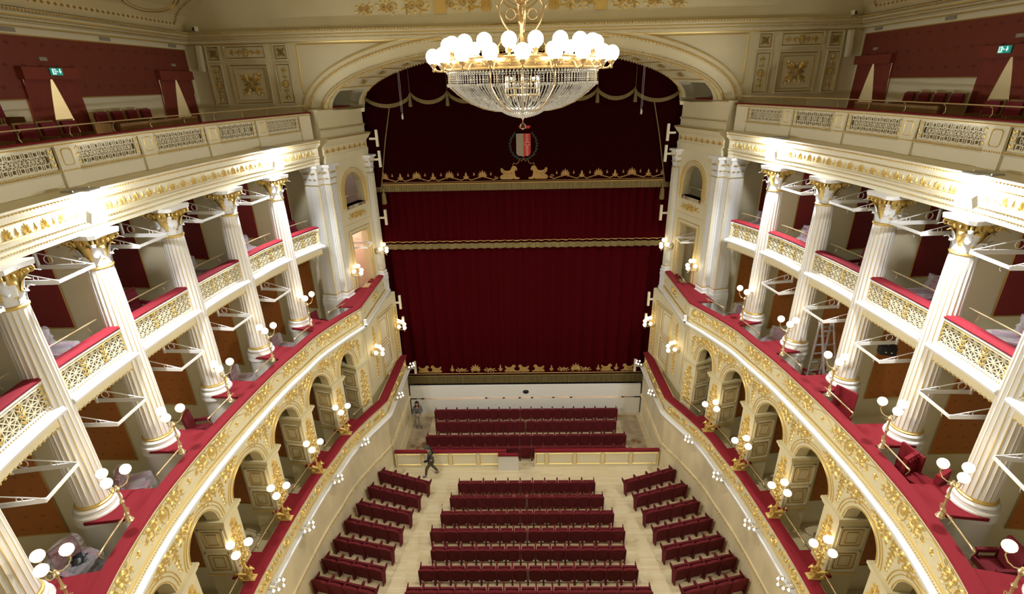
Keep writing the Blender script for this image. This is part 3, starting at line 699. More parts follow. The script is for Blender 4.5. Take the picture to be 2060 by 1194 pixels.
    # side legs with gold edging
    for s in (-1, 1):
        l = empty('side_drape', (s*5.8, 24.42, 13), 0, 'dark side drape with gold edging slanting down the %s of the stage' % SIDE[s], 'curtain')
        mb = MB(); mb.quad((-s*.05+s*.15, 0, 3.6), (s*2.6, 0, 3.6), (s*2.6, 0, 0), (s*.9, 0, 0)); mb.build('cloth', 'pelmet', l)
        mb = MB(); mb.tube([(s*.1, -.02, 3.6), (s*.45, -.02, 2.2), (s*.9, -.02, 0)], .028, 5); mb.build('gold_edging', 'fringe', l)
        r = MB(); x = s*5.25; r.tube([(x, 24.0, 16.25), (x, 24.0, 18.2)], .006, 4); r.tube([(x+s*.06, 24.0, 16.35), (x+s*.06, 24.0, 18.2)], .006, 4); r.lathe([(.02, 0), (.04, .02), (.045, .16), (.02, .2), (.01, .26)], (x+s*.03, 24.0, 16.05), 8)
        tag(r.build('weighted_string_pair', 'board'), 'pair of thin cords with a white weight hanging at the %s of the valance' % SIDE[s], 'cord')
        t = MB(); t.lathe([(.01, .75), (.05, .7), (.06, .6), (.03, .55), (.09, .5), (.12, .05), (.11, 0)], (0, 0, 0), 9); o = t.build('curtain_tassel', 'fringe', None, True); o.location = (s*6.62, 24.35, 12.2)
        tag(o, 'large gold tassel hanging at the %s end of the pelmet' % SIDE[s], 'tassel')
    # stage front
    st = empty('stage_apron', (0, 24.4, 0), 0, 'plain cream boarded front of the stage with a lit slit along it', 'stage')
    mb = MB(); mb.box((0, .02, .5), (12.92, .05, 1.0)); mb.build('lower_board', 'board', st)
    mb = MB(); mb.hexa([(-6.46, -.0, 1.12), (6.46, -.0, 1.12), (6.46, .2, 1.12), (-6.46, .2, 1.12), (-6.46, .08, 1.84), (6.46, .08, 1.84), (6.46, .2, 1.84), (-6.46, .2, 1.84)]); mb.build('upper_board', 'board', st)
    mb = MB(); mb.box((0, .5, .93), (12.3, .9, .1)); mb.build('slit_floor', 'room', st)
    mb = MB(); 
    for i, x in enumerate((-5.8, -2.2, -1.2, -.3, .4, 1.6, 2.6, 5.5)): mb.box((x, .12, 1.03), (.12, .14, .12))
    mb.build('slit_blocks', 'dark', st)
    mb = MB(); mb.box((0, .7, 1.76), (12.6, 1.1, .08)); mb.build('blue_floorcloth', 'blue', st)
    L = bpy.data.lights.new('slit_light', 'AREA'); L.energy = 200; L.color = (1, .78, .45); L.shape = 'RECTANGLE'; L.size = 11; L.size_y = .1
    lo = bpy.data.objects.new('slit_light', L); COL.objects.link(lo); lo.location = (0, 24.85, 1.6)
    mb = MB(); mb.lathe([(.17, 0), (.17, .02), (.12, .05), (.03, .07), (.0001, .07)], (0, 0, 0), 20); o = mb.build('round_speaker', 'black', None, True); o.rotation_euler = (pi/2, 0, 0); o.location = (.05, 24.44, 1.45); o.scale = (1, .75, 1)
    tag(o, 'small black oval speaker set in the middle of the stage front', 'speaker')
    # orchestra barrier
    for s, x0, x1, npan in ((-1, -6.42, -.95, 3.5), (1, .42, 6.45, 4)):
        b = empty('orchestra_barrier', ((x0+x1)/2, 20.05, 0), 0, 'cream orchestra barrier with gilt panels and red velvet top, %s of the gap' % SIDE[s], 'barrier'); cx = (x0+x1)/2
        mb = MB(); mb.box((0, 0, .46), (x1-x0, .1, .92)); mb.build('panelled_body', 'ivory', b)
        mb = MB(); mb.box((0, 0, .965), (x1-x0, .17, .09)); mb.build('velvet_top', 'velvet', b)
        G = MB(); Ff = lambda u, v, h: (u, -.05-h, v)
        W4 = 1.36; k = 0; x = x0 if s < 0 else x1
        while (x < x1-.3) if s < 0 else (x > x0+.3):
            a = x+.07 if s < 0 else max(x-W4+.07, x0+.06); bb = min(x+W4-.07, x1-.02) if s < 0 else x-.07
            oo = Orn(); frame_lines(oo, a-cx+.03, bb-cx-.03, .2, .82, .05, .03); oo.put(G, Ff); x += -s*W4
        G.build('gilt_frames', 'gold', b)
    mb = MB(); mb.box((0, 0, .45), (.98, .05, .9), m=0); g = empty('barrier_gate', (-.86, 19.78, 0), 0, 'plain white gate leaf with red velvet top standing open at the barrier gap', 'gate')
    mb.build('leaf', 'board', g); mb = MB(); mb.box((0, 0, .95), (.98, .12, .11)); mb.build('velvet_top', 'velvet', g)
stage()
# ------------------------------------------------------------------ tiers
LV = {'A': 'lowest tier', 'B': 'main colonnade tier', 'C': 'upper box tier'}
def relief_B(G, f, u0, u1):
    """ornament of one bay of the colonnade parapet, z 7.98..8.62 ; medallion at the ends, lozenge in the middle"""
    L = u1-u0; c = (u0+u1)/2; zc = 8.30
    for d, e in ((1, u0), (-1, u1)):
        OS.put(G, f, e+d*.16, zc+.10, d*.95, .95, .8); OS.put(G, f, e+d*.16, zc-.12, d*.9, -.85, .8)
        OP.put(G, f, e+d*.72, zc-.08, .7*1, .7, .8, rot=-d*pi/2)
    o = Orn(); o.ring(u0, zc, .15, .22, .05, .05, 16); o.dome(u0, zc, .1, .06, 8, 1.5); o.put(G, f)
    o = Orn(); hx, hz = L*.25, .22
    P = [(c-hx, zc), (c-hx*.15, zc+hz), (c+hx*.15, zc+hz), (c+hx, zc), (c+hx*.15, zc-hz), (c-hx*.15, zc-hz), (c-hx, zc)]
    for a, b in zip(P, P[1:]): o.ridge([a, b], .022, .02)
    o.rosette(c, zc, .1, 8, .04, 1); o.dome(c-hx*.5, zc, .03, .03, 6); o.dome(c+hx*.5, zc, .03, .03, 6); o.put(G, f)
def relief_A(G, f, u0, u1):
    L = u1-u0; c = (u0+u1)/2; zc = 3.58
    o = Orn(); o.ring(c, zc, .2, .13, .04, .04, 16); o.rosette(c, zc, .13, 8, .04); o.ring(u0, zc, .12, .16, .04, .04, 14); o.rosette(u0, zc, .1, 6, .04)
    n = 5
    for d in (-1, 1):
        for i in range(n):
            u = c+d*(.32+(L/2-.5)*i/n); o.leaf(u, zc, (0.5 if i % 2 else -.5)*d+(0 if d > 0 else pi), .24, .12, .045); o.leaf(u, zc, (-.5 if i % 2 else .5)*d+(0 if d > 0 else pi), .17, .09, .04); o.spiral(u+d*.1, zc+(.07 if i % 2 else -.07), .07, 1.2, d, 0, .03, .03, 9)
    o.put(G, f)
def proms(crv): return crv
def tiers(sg):
    nm = SIDE[sg]; f = fB(sg); q = fQ(sg)
    bays = [(ST[i], ST[i+1]) for i in range(len(ST)-1)]; s_first = ST[0]
    allb = [(0.35, ST[0])]+bays+[(ST[-1], min(B.L-.05, ST[-1]+2.3))]
    # ---- A parapet
    P = tag(empty('balcony_parapet'), 'lowest %s balcony front with gilt foliage, velvet rail and white ledge' % nm, 'balcony')
    body = [(3.95, .15), (3.95, .56), (3.90, .58), (3.87, .53), (3.33, .53), (3.30, .57), (3.26, .57), (3.12, .50), (2.8, .46), (2.8, .15)]
    mb = MB(); sweep(mb, f, 0, B.L, body, .25, closed=True); sweep(mb, q, 0, Qn, [(z, o-.02) for z, o in body], .5, closed=True); mb.build('parapet_body', 'cream', P)
    rail = [(3.95, .20), (3.95, .60), (3.99, .62), (4.03, .58), (4.04, .4), (4.03, .22), (4.0, .19)]
    mb = MB(); sweep(mb, f, 0, B.L, rail, .25, closed=True); sweep(mb, q, 0, Qn, rail, .5, closed=True); mb.build('velvet_rail', 'velvet', P, 40)
    led = [(3.24, .5), (3.21, .70), (3.19, .73), (3.12, .73), (3.10, .66), (3.04, .55), (3.0, .46)]
    mb = MB(); sweep(mb, f, 0, B.L, led, .25, closed=True); sweep(mb, q, 0, Qn, led, .5, closed=True); mb.build('white_ledge', 'white', P)
    G = MB(); fr = fB(sg, .53)
    for a, b in allb: relief_A(G, fr, a, b)
    fr = fQ(sg, .51)
    for a, b in ((.3, 2.1), (2.1, 3.9)): relief_A(G, fr, a, b)
    for ff, b in ((f, B.L), (q, Qn)):
        sweep(G, ff, 0, b, [(3.86, .53), (3.85, .56), (3.83, .53)], .3); sweep(G, ff, 0, b, [(3.37, .53), (3.355, .565), (3.33, .57)], .3)
        beads(G, ff, 0, b, 3.28, .575, .022, .07)
    G.build('gilded_relief', 'gold', P)
    # ---- B parapet
    P = tag(empty('balcony_parapet'), '%s balcony front under the columns, gilt lozenges and velvet rail' % nm, 'balcony')
    body = [(8.66, -.3), (8.66, -.04), (8.62, -.02), (8.60, -.06), (8.0, -.02), (7.97, .03), (7.93, .04), (7.8, 0), (7.66, -.1), (7.3, -.12), (7.3, -.3)]
    mb = MB(); sweep(mb, f, 0, B.L, body, .25, closed=True); sweep(mb, q, 0, Qn, body, .5, closed=True); mb.build('parapet_body', 'cream', P)
    rail = [(8.67, -.32), (8.67, -.01), (8.71, .01), (8.75, -.02), (8.76, -.16), (8.75, -.30), (8.71, -.33)]
    mb = MB(); sweep(mb, f, 0, B.L, rail, .25, closed=True); sweep(mb, q, 0, Qn, rail, .5, closed=True); mb.build('velvet_rail', 'velvet', P, 40)
    led = [(7.90, -.02), (7.88, .13), (7.85, .17), (7.78, .17), (7.74, .1), (7.68, .02), (7.66, -.1)]
    mb = MB(); sweep(mb, f, 0, B.L, led, .25, closed=True); sweep(mb, q, 0, Qn, led, .5, closed=True); mb.build('white_ledge', 'white', P)
    for k, s in enumerate(ST):
        mb = MB(); g_ = lambda u, o: f(min(s+u, B.L), 0, o)
        for up in (0,):
            pts = [(-.44, -.30), (.44, -.30), (.44, -1.38), (-.44, -1.38)]; lo = [f(min(s+u, B.L), 8.64, o) for u, o in pts]; hi = [f(min(s+u, B.L), 8.72, o) for u, o in pts]; mb.hexa(lo+hi)
        mb.build('velvet_shelf', 'velvet', P)
    mb = MB(); pts = [(1.9, -.28), (4.1, -.28), (4.1, -1.1), (1.9, -.80)]; mb.hexa([q(u, 8.64, o) for u, o in pts]+[q(u, 8.72, o) for u, o in pts]); pts = [(.2, -.4), (1.1, -.4), (1.1, -.6), (.2, -.5)]; mb.hexa([q(u, 8.64, o) for u, o in pts]+[q(u, 8.72, o) for u, o in pts]); mb.build('velvet_shelf', 'velvet', P)
    G = MB(); fr = fB(sg, -.045)
    for a, b in allb: relief_B(G, fr, a, b)
    fr = fQ(sg, -.045); OS.put(G, fr, 2.0, 8.3, .8, .9); OS.put(G, fr, 2.0, 8.3, -.8, .9); OP.put(G, fr, 2.0, 8.3, 1, 1); o = Orn(); o.dome(3.75, 8.3, .08, .05, 8, 1.6); o.dome(.5, 8.3, .08, .05, 8, 1.6); o.put(G, fr)
    for ff, b in ((f, B.L), (q, Qn)):
        sweep(G, ff, 0, b, [(8.6, -.06), (8.59, -.02), (8.57, -.05)], .3); sweep(G, ff, 0, b, [(8.02, -.02), (8.0, .01), (7.98, .02)], .3); beads(G, ff, 0, b, 7.94, .045, .022, .07)
    G.build('gilded_relief', 'gold', P)
    # ---- arcade of the lowest tier
    A = tag(empty('arcade'), '%s arcade of round arches with gilt spandrels above the lowest tier' % nm, 'arcade')
    holes = []
    for a, b in [(max(.42, s_first-2.15), s_first)]+bays+[allb[-1]]:
        if b-a > 1.2: holes.append((a+.38, b-.38, 6.2, 6.25, .78))
    mb = MB(); panel_holes(mb, f, max(.02, s_first-2.5), B.L, 6.2, 7.66, holes, -.12, -.5, .2); mb.build('arch_wall', 'cream', A)
    G = MB(); fr = fB(sg, -.12); O = Orn()
    for h in holes:
        c, r = (h[0]+h[1])/2, (h[1]-h[0])/2
        for k, w_ in ((.03, .035), (.15, .02), (.24, .035)):
            O.ridge([(c-(r+k)*cos(pi*i/22), h[3]+(h[4]+k)*sin(pi*i/22)) for i in range(23)], w_, .03)
    O.put(G, fr)
    for s in [max(.42, s_first-2.15)]+ST:
        for d in ((-1, 1) if s > .5 else (1,)):
            OS.put(G, fr, s+d*.06, 7.25, d*1.15, 1.1, .9); OS.put(G, fr, s+d*.45, 7.42, d*.8, .8, .9)
        OD.put(G, fr, s, 7.35, 1.5, 1.35, 1.0)
    G.build('gilded_ornament', 'gold', A)
    # piers
    pst = [max(.42, s_first-2.15)]+ST
    names = ['next to the proscenium corner', 'second from the proscenium', 'third from the proscenium', 'fourth from the proscenium', 'fifth from the proscenium', 'sixth from the proscenium', 'at the near end']
    for i, s in enumerate(pst):
        p = tag(empty('arcade_pier'), 'square %s arcade pier with gilt plant relief, %s' % (nm, names[i]), 'pier')
        h = .36
        def bx(mbx, u0, u1, z0, z1, o0, o1, m=None):
            mbx.hexa([f(u0, z0, o0), f(u1, z0, o0), f(u1, z0, o1), f(u0, z0, o1), f(u0, z1, o0), f(u1, z1, o0), f(u1, z1, o1), f(u0, z1, o1)], m)
        mb = MB(); bx(mb, s-h+.03, s+h-.03, 2.95, 4.0, -.95, -.08); bx(mb, s-h, s+h, 4.0, 6.0, -1.0, -.08); mb.build('shaft', 'cream', p)
        mb = MB()
        for z0, z1, e in ((6.0, 6.06, .03), (6.06, 6.14, .06), (6.14, 6.22, .1)): bx(mb, s-h-e, s+h+e, z0, z1, -1.0, -.08+e)
        mb.build('impost_cap', 'cream', p)
        G = MB()
        for e, z0, z1 in ((.012, 4.0, 4.05), (.045, 6.03, 6.06)): bx(G, s-h-e, s+h+e, z0, z1, -1.0-.01, -.08+e)
        OA.put(G, fB(sg, -.08), s, 4.12, 1.45, 1.08, 1.6); G.build('gilded_relief', 'gold', p)
        for d in (-1, 1):
            G = MB(); mb = MB()
            u = s+d*h
            sf = lambda a, v, hh, u=u, d=d: f(u+d*hh, v, a)
            for z0, z1 in ((4.15, 4.95), (5.05, 5.85)):
                for a, b, c_, e_ in ((-.92, -.86, z0, z1), (-.22, -.16, z0, z1), (-.92, -.16, z0, z0+.05), (-.92, -.16, z1-.05, z1)): 
                    mb.hexa([sf(a, c_, 0), sf(b, c_, 0), sf(b, c_, .025), sf(a, c_, .025), sf(a, e_, 0), sf(b, e_, 0), sf(b, e_, .025), sf(a, e_, .025)])
                oo = Orn(); frame_lines(oo, -.83, -.25, z0+.1, z1-.1, .02, .02, .03); frame_lines(oo, -.7, -.38, z0+.2, z1-.2, .02, .02); oo.put(G, sf)
            mb.build('side_panelling', 'ivory', p); G.build('gilt_mouldings', 'golddk', p)
        if i: 
            mb = MB(); bx(mb, s-.46, s+.46, 3.96, 4.03, -.25, .22); mb.build('velvet_shelf', 'velvet', p)
    # ---- partitions between boxes, with silk panels facing the back of the house
    for i, s in enumerate([None]+ST):
        for lev, z0, z1, o0, pb, pt, po, mt in (('A', 2.95, 7.2, -1.0, 4.0, 6.7, -1.25, 'orange'), ('B', 7.45, 11.1, -1.7, 8.1, 10.8, -2.15, 'orange'), ('C', 11.36, 15.35, -1.7, 12.15, 15.0, -2.45, 'redsilk')):
            if s is None:
                # wall behind the end pilasters
                if lev == 'A': a, b = (7.75, 21.2), (12.6, 22.0)
                else: a, b = (8.8, 21.25), (12.6, 22.2)
                g = lambda k, z, h, a=a, b=b: (sg*(a[0]+(b[0]-a[0])*k), a[1]+(b[1]-a[1])*k-h, z)
            else: g = lambda k, z, h, s=s, o0=o0: f(s+h, z, o0+(-4.25-o0)*k)
            mb = MB(); mb.hexa([g(0, z0, -.06), g(1, z0, -.06), g(1, z0, .06), g(0, z0, .06), g(0, z1, -.06), g(1, z1, -.06), g(1, z1, .06), g(0, z1, .06)]); struct('wall_partition', mb, 'ivory')
            ka = (po-o0)/(-4.25-o0); kb = .97; t = empty('silk_hanging')
            mb = MB(); A_, B_, C_, D_ = g(ka, pb, .066), g(kb, pb, .066), g(kb, pt, .066), g(ka, pt, .066); W0 = hypot(B_[0]-A_[0], B_[1]-A_[1])
            mb.quad(A_, B_, C_, D_, uv=((0, 0), (W0, 0), (W0, pt-pb), (0, pt-pb))); mb.build('silk', mt, t)
            mb = MB()
            for e in ((ka, pb, kb, pb), (ka, pb, ka, pt), (kb, pb, kb, pt), (ka, pt, kb, pt)): mb.tube([g(e[0], e[1], .07), g(e[2], e[3], .07)], .02, 4)
            mb.build('gilt_border', 'golddk', t)
            where = 'behind the end pilaster' if s is None else 'behind the %s column from the stage' % ['first', 'second', 'third', 'fourth', 'fifth', 'sixth'][i-1]
            tag(t, '%s silk wall panel %s, %s side, %s' % ({'A': 'brown', 'B': 'amber', 'C': 'crimson'}[lev], where, nm, LV[lev]), 'wall panel')
    # ---- C balconies between columns
    cb = [(SP0, ST[0])]+bays+[allb[-1]]
    cn = ['beside the proscenium pilaster', 'between first and second columns', 'between second and third columns', 'between third and fourth columns', 'between fourth and fifth columns', 'between fifth and sixth columns', 'at the near end']
    for i, (a, b) in enumerate(cb):
        a = max(.02, a); base = -1.24
        P = tag(empty('box_balcony'), 'pierced gilt lattice box front %s, upper %s tier' % (cn[i], nm), 'balcony'); e0, e1 = a+.12, b-.12
        mb = MB(); sweep(mb, f, e0, e1, [(12.2, base-.22), (12.2, base+.03), (12.17, base+.05), (12.12, base+.02), (12.12, base-.06), (12.16, base-.2)], .3, closed=True)
        sweep(mb, f, e0, e1, [(11.62, base-.06), (11.62, base+.02), (11.55, base+.06), (11.52, base+.18), (11.46, base+.22), (11.40, base+.2), (11.36, base+.06), (11.36, base-.3)], .3, closed=True)
        mb.build('slab_mouldings', 'white', P)
        mb = MB(); sweep(mb, f, e0, e1, [(11.36, base+.05), (11.12, base+.04), (11.05, base-.04), (11.05, base-.3), (11.36, base-.3)], .3, closed=True); mb.build('fascia', 'cream', P)
        mb = MB(); sweep(mb, f, e0, e1, [(12.2, base-.26), (12.2, base+.04), (12.24, base+.06), (12.28, base+.02), (12.29, base-.1), (12.27, base-.24)], .25, closed=True); mb.build('velvet_rail', 'velvet', P, 40)
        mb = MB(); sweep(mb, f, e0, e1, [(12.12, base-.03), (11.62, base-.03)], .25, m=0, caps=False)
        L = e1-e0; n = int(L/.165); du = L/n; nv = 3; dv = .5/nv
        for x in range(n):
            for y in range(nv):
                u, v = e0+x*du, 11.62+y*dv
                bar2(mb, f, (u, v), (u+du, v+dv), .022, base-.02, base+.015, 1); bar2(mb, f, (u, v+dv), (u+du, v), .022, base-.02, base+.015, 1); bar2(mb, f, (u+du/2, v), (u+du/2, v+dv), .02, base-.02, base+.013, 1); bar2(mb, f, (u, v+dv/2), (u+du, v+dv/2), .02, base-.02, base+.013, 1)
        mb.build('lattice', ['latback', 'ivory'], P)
        G = MB(); fr = fB(sg, base+.02)
        for k in range(4):
            u = e0+.1+(L-.2)*k/3
            oo = Orn(); 
            for j in range(4):
                for d in (-1, 1): oo.leaf(0, .03+j*.115, pi/2-d*.6, .14, .06, .018)
            oo.put(G, fr, u, 11.62)
        sweep(G, f, e0, e1, [(12.125, base+.02), (12.11, base+.045), (12.09, base+.02)], .3); beads(G, f, e0, e1, 11.585, base+.05, .022, .06); beads(G, f, e0, e1, 11.12, base+.06, .03, .12)
        G.build('gilding', 'gold', P)
tiers(1); tiers(-1)
#SPLIT
# ------------------------------------------------------------------ columns
ORD = ['first', 'second', 'third', 'fourth', 'fifth', 'sixth']
def leaf_strip(mb, ang, r0, z0, h, out, wd, m=0, mg=1, n=6):
    """acanthus leaf standing at angle ang, curling outward at its top"""
    c, s = cos(ang), sin(ang); V = []
    for i in range(n+1):
        t = i/n; r = r0+out*(t**2.6); z = z0+h*(t if t < .85 else .85+.0*t-(t-.85)*.9); w_ = wd*(1-.25*t)*(1 if i % 2 == 0 else .78)*(.35 if i == n else 1)
        for k, dr in ((-1, 0), (0, .018), (1, 0)):
            V.append(((r+dr)*c-k*w_/2*s, (r+dr)*s+k*w_/2*c, z))
    F = []
    for i in range(n):
        a = i*3; F += [(a, a+1, a+4, a+3), (a+1, a+2, a+5, a+4)]
    o = len(mb.v); mb.v += V
    for i, f_ in enumerate(F): mb.f.append(tuple(j+o for j in f_)); mb.mi.append(mg if i//2 >= n-2 else m)
def volute(mb, ang, r0, z, rad, m=1):
    c, s = cos(ang), sin(ang); P = []
    for i in range(20):
        t = i/19; a = pi*1.0-t*2*pi*1.5; r = rad*(1-.8*t); P.append(((r0+r*cos(a))*c, (r0+r*cos(a))*s, z+r*sin(a)))
    P = [((r0-rad*1.6)*c, (r0-rad*1.6)*s, z-rad*2.0)]+P; mb.tube(P, [.022]*len(P), 5, m)
def make_column():
    c = empty('corinthian_column'); H = 13.75-8.98; r0, r1 = .335, .275
    mb = MB(); nf, nz = 20, 9; V = []
    for j in range(nz+1):
        t = j/nz; z = 8.98+H*t; r = r0+(r1-r0)*(t**1.5)
        for i in range(nf):
            for k, (a, d) in enumerate(((0, 0), (.16, 0), (.30, .10), (.58, .15), (.86, .10))):
                th = 2*pi*(i+a)/nf; dd = 0 if j in (0, nz) else d*r*2*pi/nf*1.3; V.append(((r-dd)*cos(th), (r-dd)*sin(th), z))
    n = nf*5; o = len(mb.v); mb.v += V
    for j in range(nz):
        for i in range(n): mb.f.append((j*n+i, j*n+(i+1) % n, (j+1)*n+(i+1) % n, (j+1)*n+i)); mb.mi.append(1 if i % 5 == 0 else 0)
    mb.build('fluted_shaft', ['white', 'gold'], c)
    mb = MB(); mb.lathe([(.47, 8.52), (.47, 8.60), (.455, 8.64), (.46, 8.66), (.475, 8.71), (.46, 8.76), (.40, 8.79), (.385, 8.83), (.41, 8.85), (.42, 8.885), (.40, 8.92), (.36, 8.94)], (0, 0, 0), 28); mb.build('moulded_base', 'white', c, 35)
    mb = MB(); mb.lathe([(.36, 8.93), (.375, 8.95), (.375, 8.975), (.345, 8.99), (.338, 9.02)], (0, 0, 0), 24); mb.lathe([(.27, 13.70), (.30, 13.73), (.30, 13.76), (.27, 13.79)], (0, 0, 0), 24); mb.build('gilt_ring', 'gold', c, 35)
    mb = MB(); mb.lathe([(.44, 7.45), (.44, 7.6), (.42, 7.62), (.42, 8.45), (.45, 8.52), (.46, 8.56)], (0, 0, 0), 28); mb.build('pedestal', 'white', c, 35)
    mb = MB(); mb.lathe([(.265, 13.77), (.27, 13.9), (.28, 14.2), (.33, 14.4), (.37, 14.46)], (0, 0, 0), 20, mf=[0, 1, 1, 1])
    for i in range(8): leaf_strip(mb, 2*pi*i/8, .27, 13.8, .32, .17, .20, 0, 0, 8)
    for i in range(8): leaf_strip(mb, 2*pi*(i+.5)/8, .27, 13.95, .38, .18, .17, 0 if i % 2 else 1, 1)
    for i in range(4):
        a = pi/4+i*pi/2; volute(mb, a, .47, 14.37, .085); volute(mb, a+.18, .40, 14.36, .06); volute(mb, a-.18, .40, 14.36, .06)
        leaf_strip(mb, a, .29, 14.0, .42, .33, .15, 0, 0, 8)
        b = i*pi/2; 
        for d in (-.22, .22): volute(mb, b+d, .34, 14.34, .05)
        mb.ball((.36*cos(b), .36*sin(b), 14.49), .05, 8, 5, 1)
    # abacus with hollow sides
    P = []
    for i in range(4):
        a = pi/4+i*pi/2
        for d, r in ((-.12, .57), (.12, .57), (.45, .43), (pi/4, .40), (pi/2-.45, .43)): P.append((r*cos(a+d), r*sin(a+d)))
    n = len(P); mb.add([(x, y, 14.46) for x, y in P]+[(x*1.04, y*1.04, 14.56) for x, y in P], [tuple(range(n-1, -1, -1)), tuple(range(n, 2*n))]+[(i, (i+1) % n, n+(i+1) % n, n+i) for i in range(n)], 0)
    mb.build('corinthian_capital', ['white', 'gold'], c, 40)
    return c
col0 = make_column(); first = True
for sg in (-1, 1):
    for i, s in enumerate(ST):
        p = B.pt(s, -1.37, 0, sg); nn = B.nrm(s)
        put(col0, first, (p[0], p[1], 0), atan2(nn[1], sg*nn[0]), 'white fluted column with gilt lines, %s from the stage on the %s' % (ORD[i], SIDE[sg]), 'giant columns of the boxes'); first = False
col0['category'] = 'column'
for o in list(COL.objects):
    if o.name.startswith('corinthian_column'): o['category'] = 'column'
def make_pilaster(name, wd, dp):
    c = empty(name); H = 13.75-9.0
    mb = MB(); hx, hy = wd/2, dp/2
    mb.box((0, 0, 9.0+H/2), (wd, dp, H), m=0)
    for face in range(4):
        W1 = wd if face % 2 == 0 else dp; off = (dp if face % 2 == 0 else wd)/2; n = max(2, int(W1/.10))
        for k in range(n+1):
            u = -W1/2+.02+(W1-.04)*k/n; cc = ((u, -off), (off, u), (-u, off), (-off, -u))[face]
            mb.box((cc[0], cc[1], 9.0+H/2), (.056, .05, H-.08), m=1 if k in (0, n) else 0)
            if k < n:
                u2 = u+(W1-.04)/n/2; cc = ((u2, -off), (off, u2), (-u2, off), (-off, -u2))[face]; pass
    mb.build('fluted_shaft', ['white', 'ivory'], c)
    mb = MB()
    for e, a, b in ((.13, 7.45, 8.45), (.16, 8.45, 8.58), (.14, 8.58, 8.66), (.16, 8.66, 8.76), (.09, 8.76, 8.84), (.11, 8.84, 8.92), (.05, 8.92, 8.97)): mb.box((0, 0, (a+b)/2), (wd+e, dp+e, b-a))
    mb.build('moulded_base', 'white', c)
    mb = MB(); mb.box((0, 0, 8.985), (wd+.07, dp+.07, .03)); mb.box((0, 0, 13.76), (wd+.05, dp+.05, .035)); mb.build('gilt_ring', 'gold', c)
    mb = MB(); mb.hexa([(-hx, -hy, 13.77), (hx, -hy, 13.77), (hx, hy, 13.77), (-hx, hy, 13.77), (-hx-.06, -hy-.06, 14.46), (hx+.06, -hy-.06, 14.46), (hx+.06, hy+.06, 14.46), (-hx-.06, hy+.06, 14.46)], 0); mb.box((0, 0, 14.51), (wd+.3, dp+.3, .1), m=0)
    for face in range(4):
        W1 = wd if face % 2 == 0 else dp; off = (dp if face % 2 == 0 else wd)/2
        ang = (-pi/2, 0, pi/2, pi)[face]
        for row, (n, z0, h, out) in enumerate(((max(2, int(W1/.17)), 13.8, .28, .11), (max(1, int(W1/.22)), 13.98, .36, .16))):
            for k in range(n):
                u = -W1/2+W1*(k+.5)/n; t = MB(); leaf_strip(t, ang, off, z0, h, out, W1/n*.95); dx, dy = -sin(ang)*u, cos(ang)*u
                mb.add([(x+dx, y+dy, z) for x, y, z in t.v], t.f); mb.mi[-len(t.f):] = t.mi
    for i in range(4):
        a = (pi/4, 3*pi/4, -3*pi/4, -pi/4)[i]; t = MB(); volute(t, a, .06, 14.36, .07); sx, sy = (1 if cos(a) > 0 else -1)*hx, (1 if sin(a) > 0 else -1)*hy
        mb.add([(x+sx, y+sy, z) for x, y, z in t.v], t.f); mb.mi[-len(t.f):] = t.mi
    mb.build('corinthian_capital', ['white', 'gold'], c, 40); return c
pl = make_pilaster('fluted_pilaster', .62, .62); pl2 = make_pilaster('fluted_pilaster', .42, .42); pl3 = make_pilaster('fluted_pilaster', .3, .24)
for i, sg in enumerate((-1, 1)):
    o = put(pl, i == 0, (sg*8.50, 21.15, 0), sg*R(14), 'wide square fluted pilaster closing the column row at the %s of the stage' % SIDE[sg]); o['category'] = 'pilaster'
    o = put(pl2, i == 0, (sg*8.03, 21.32, 0), sg*R(14), 'narrow fluted pilaster on the stage side of the wide one, %s' % SIDE[sg]); o['category'] = 'pilaster'
    o = put(pl3, i == 0, (sg*7.10, 24.08, 0), sg*R(14), 'slim pilaster at the stage edge of the %s proscenium wall' % SIDE[sg]); o['category'] = 'pilaster'
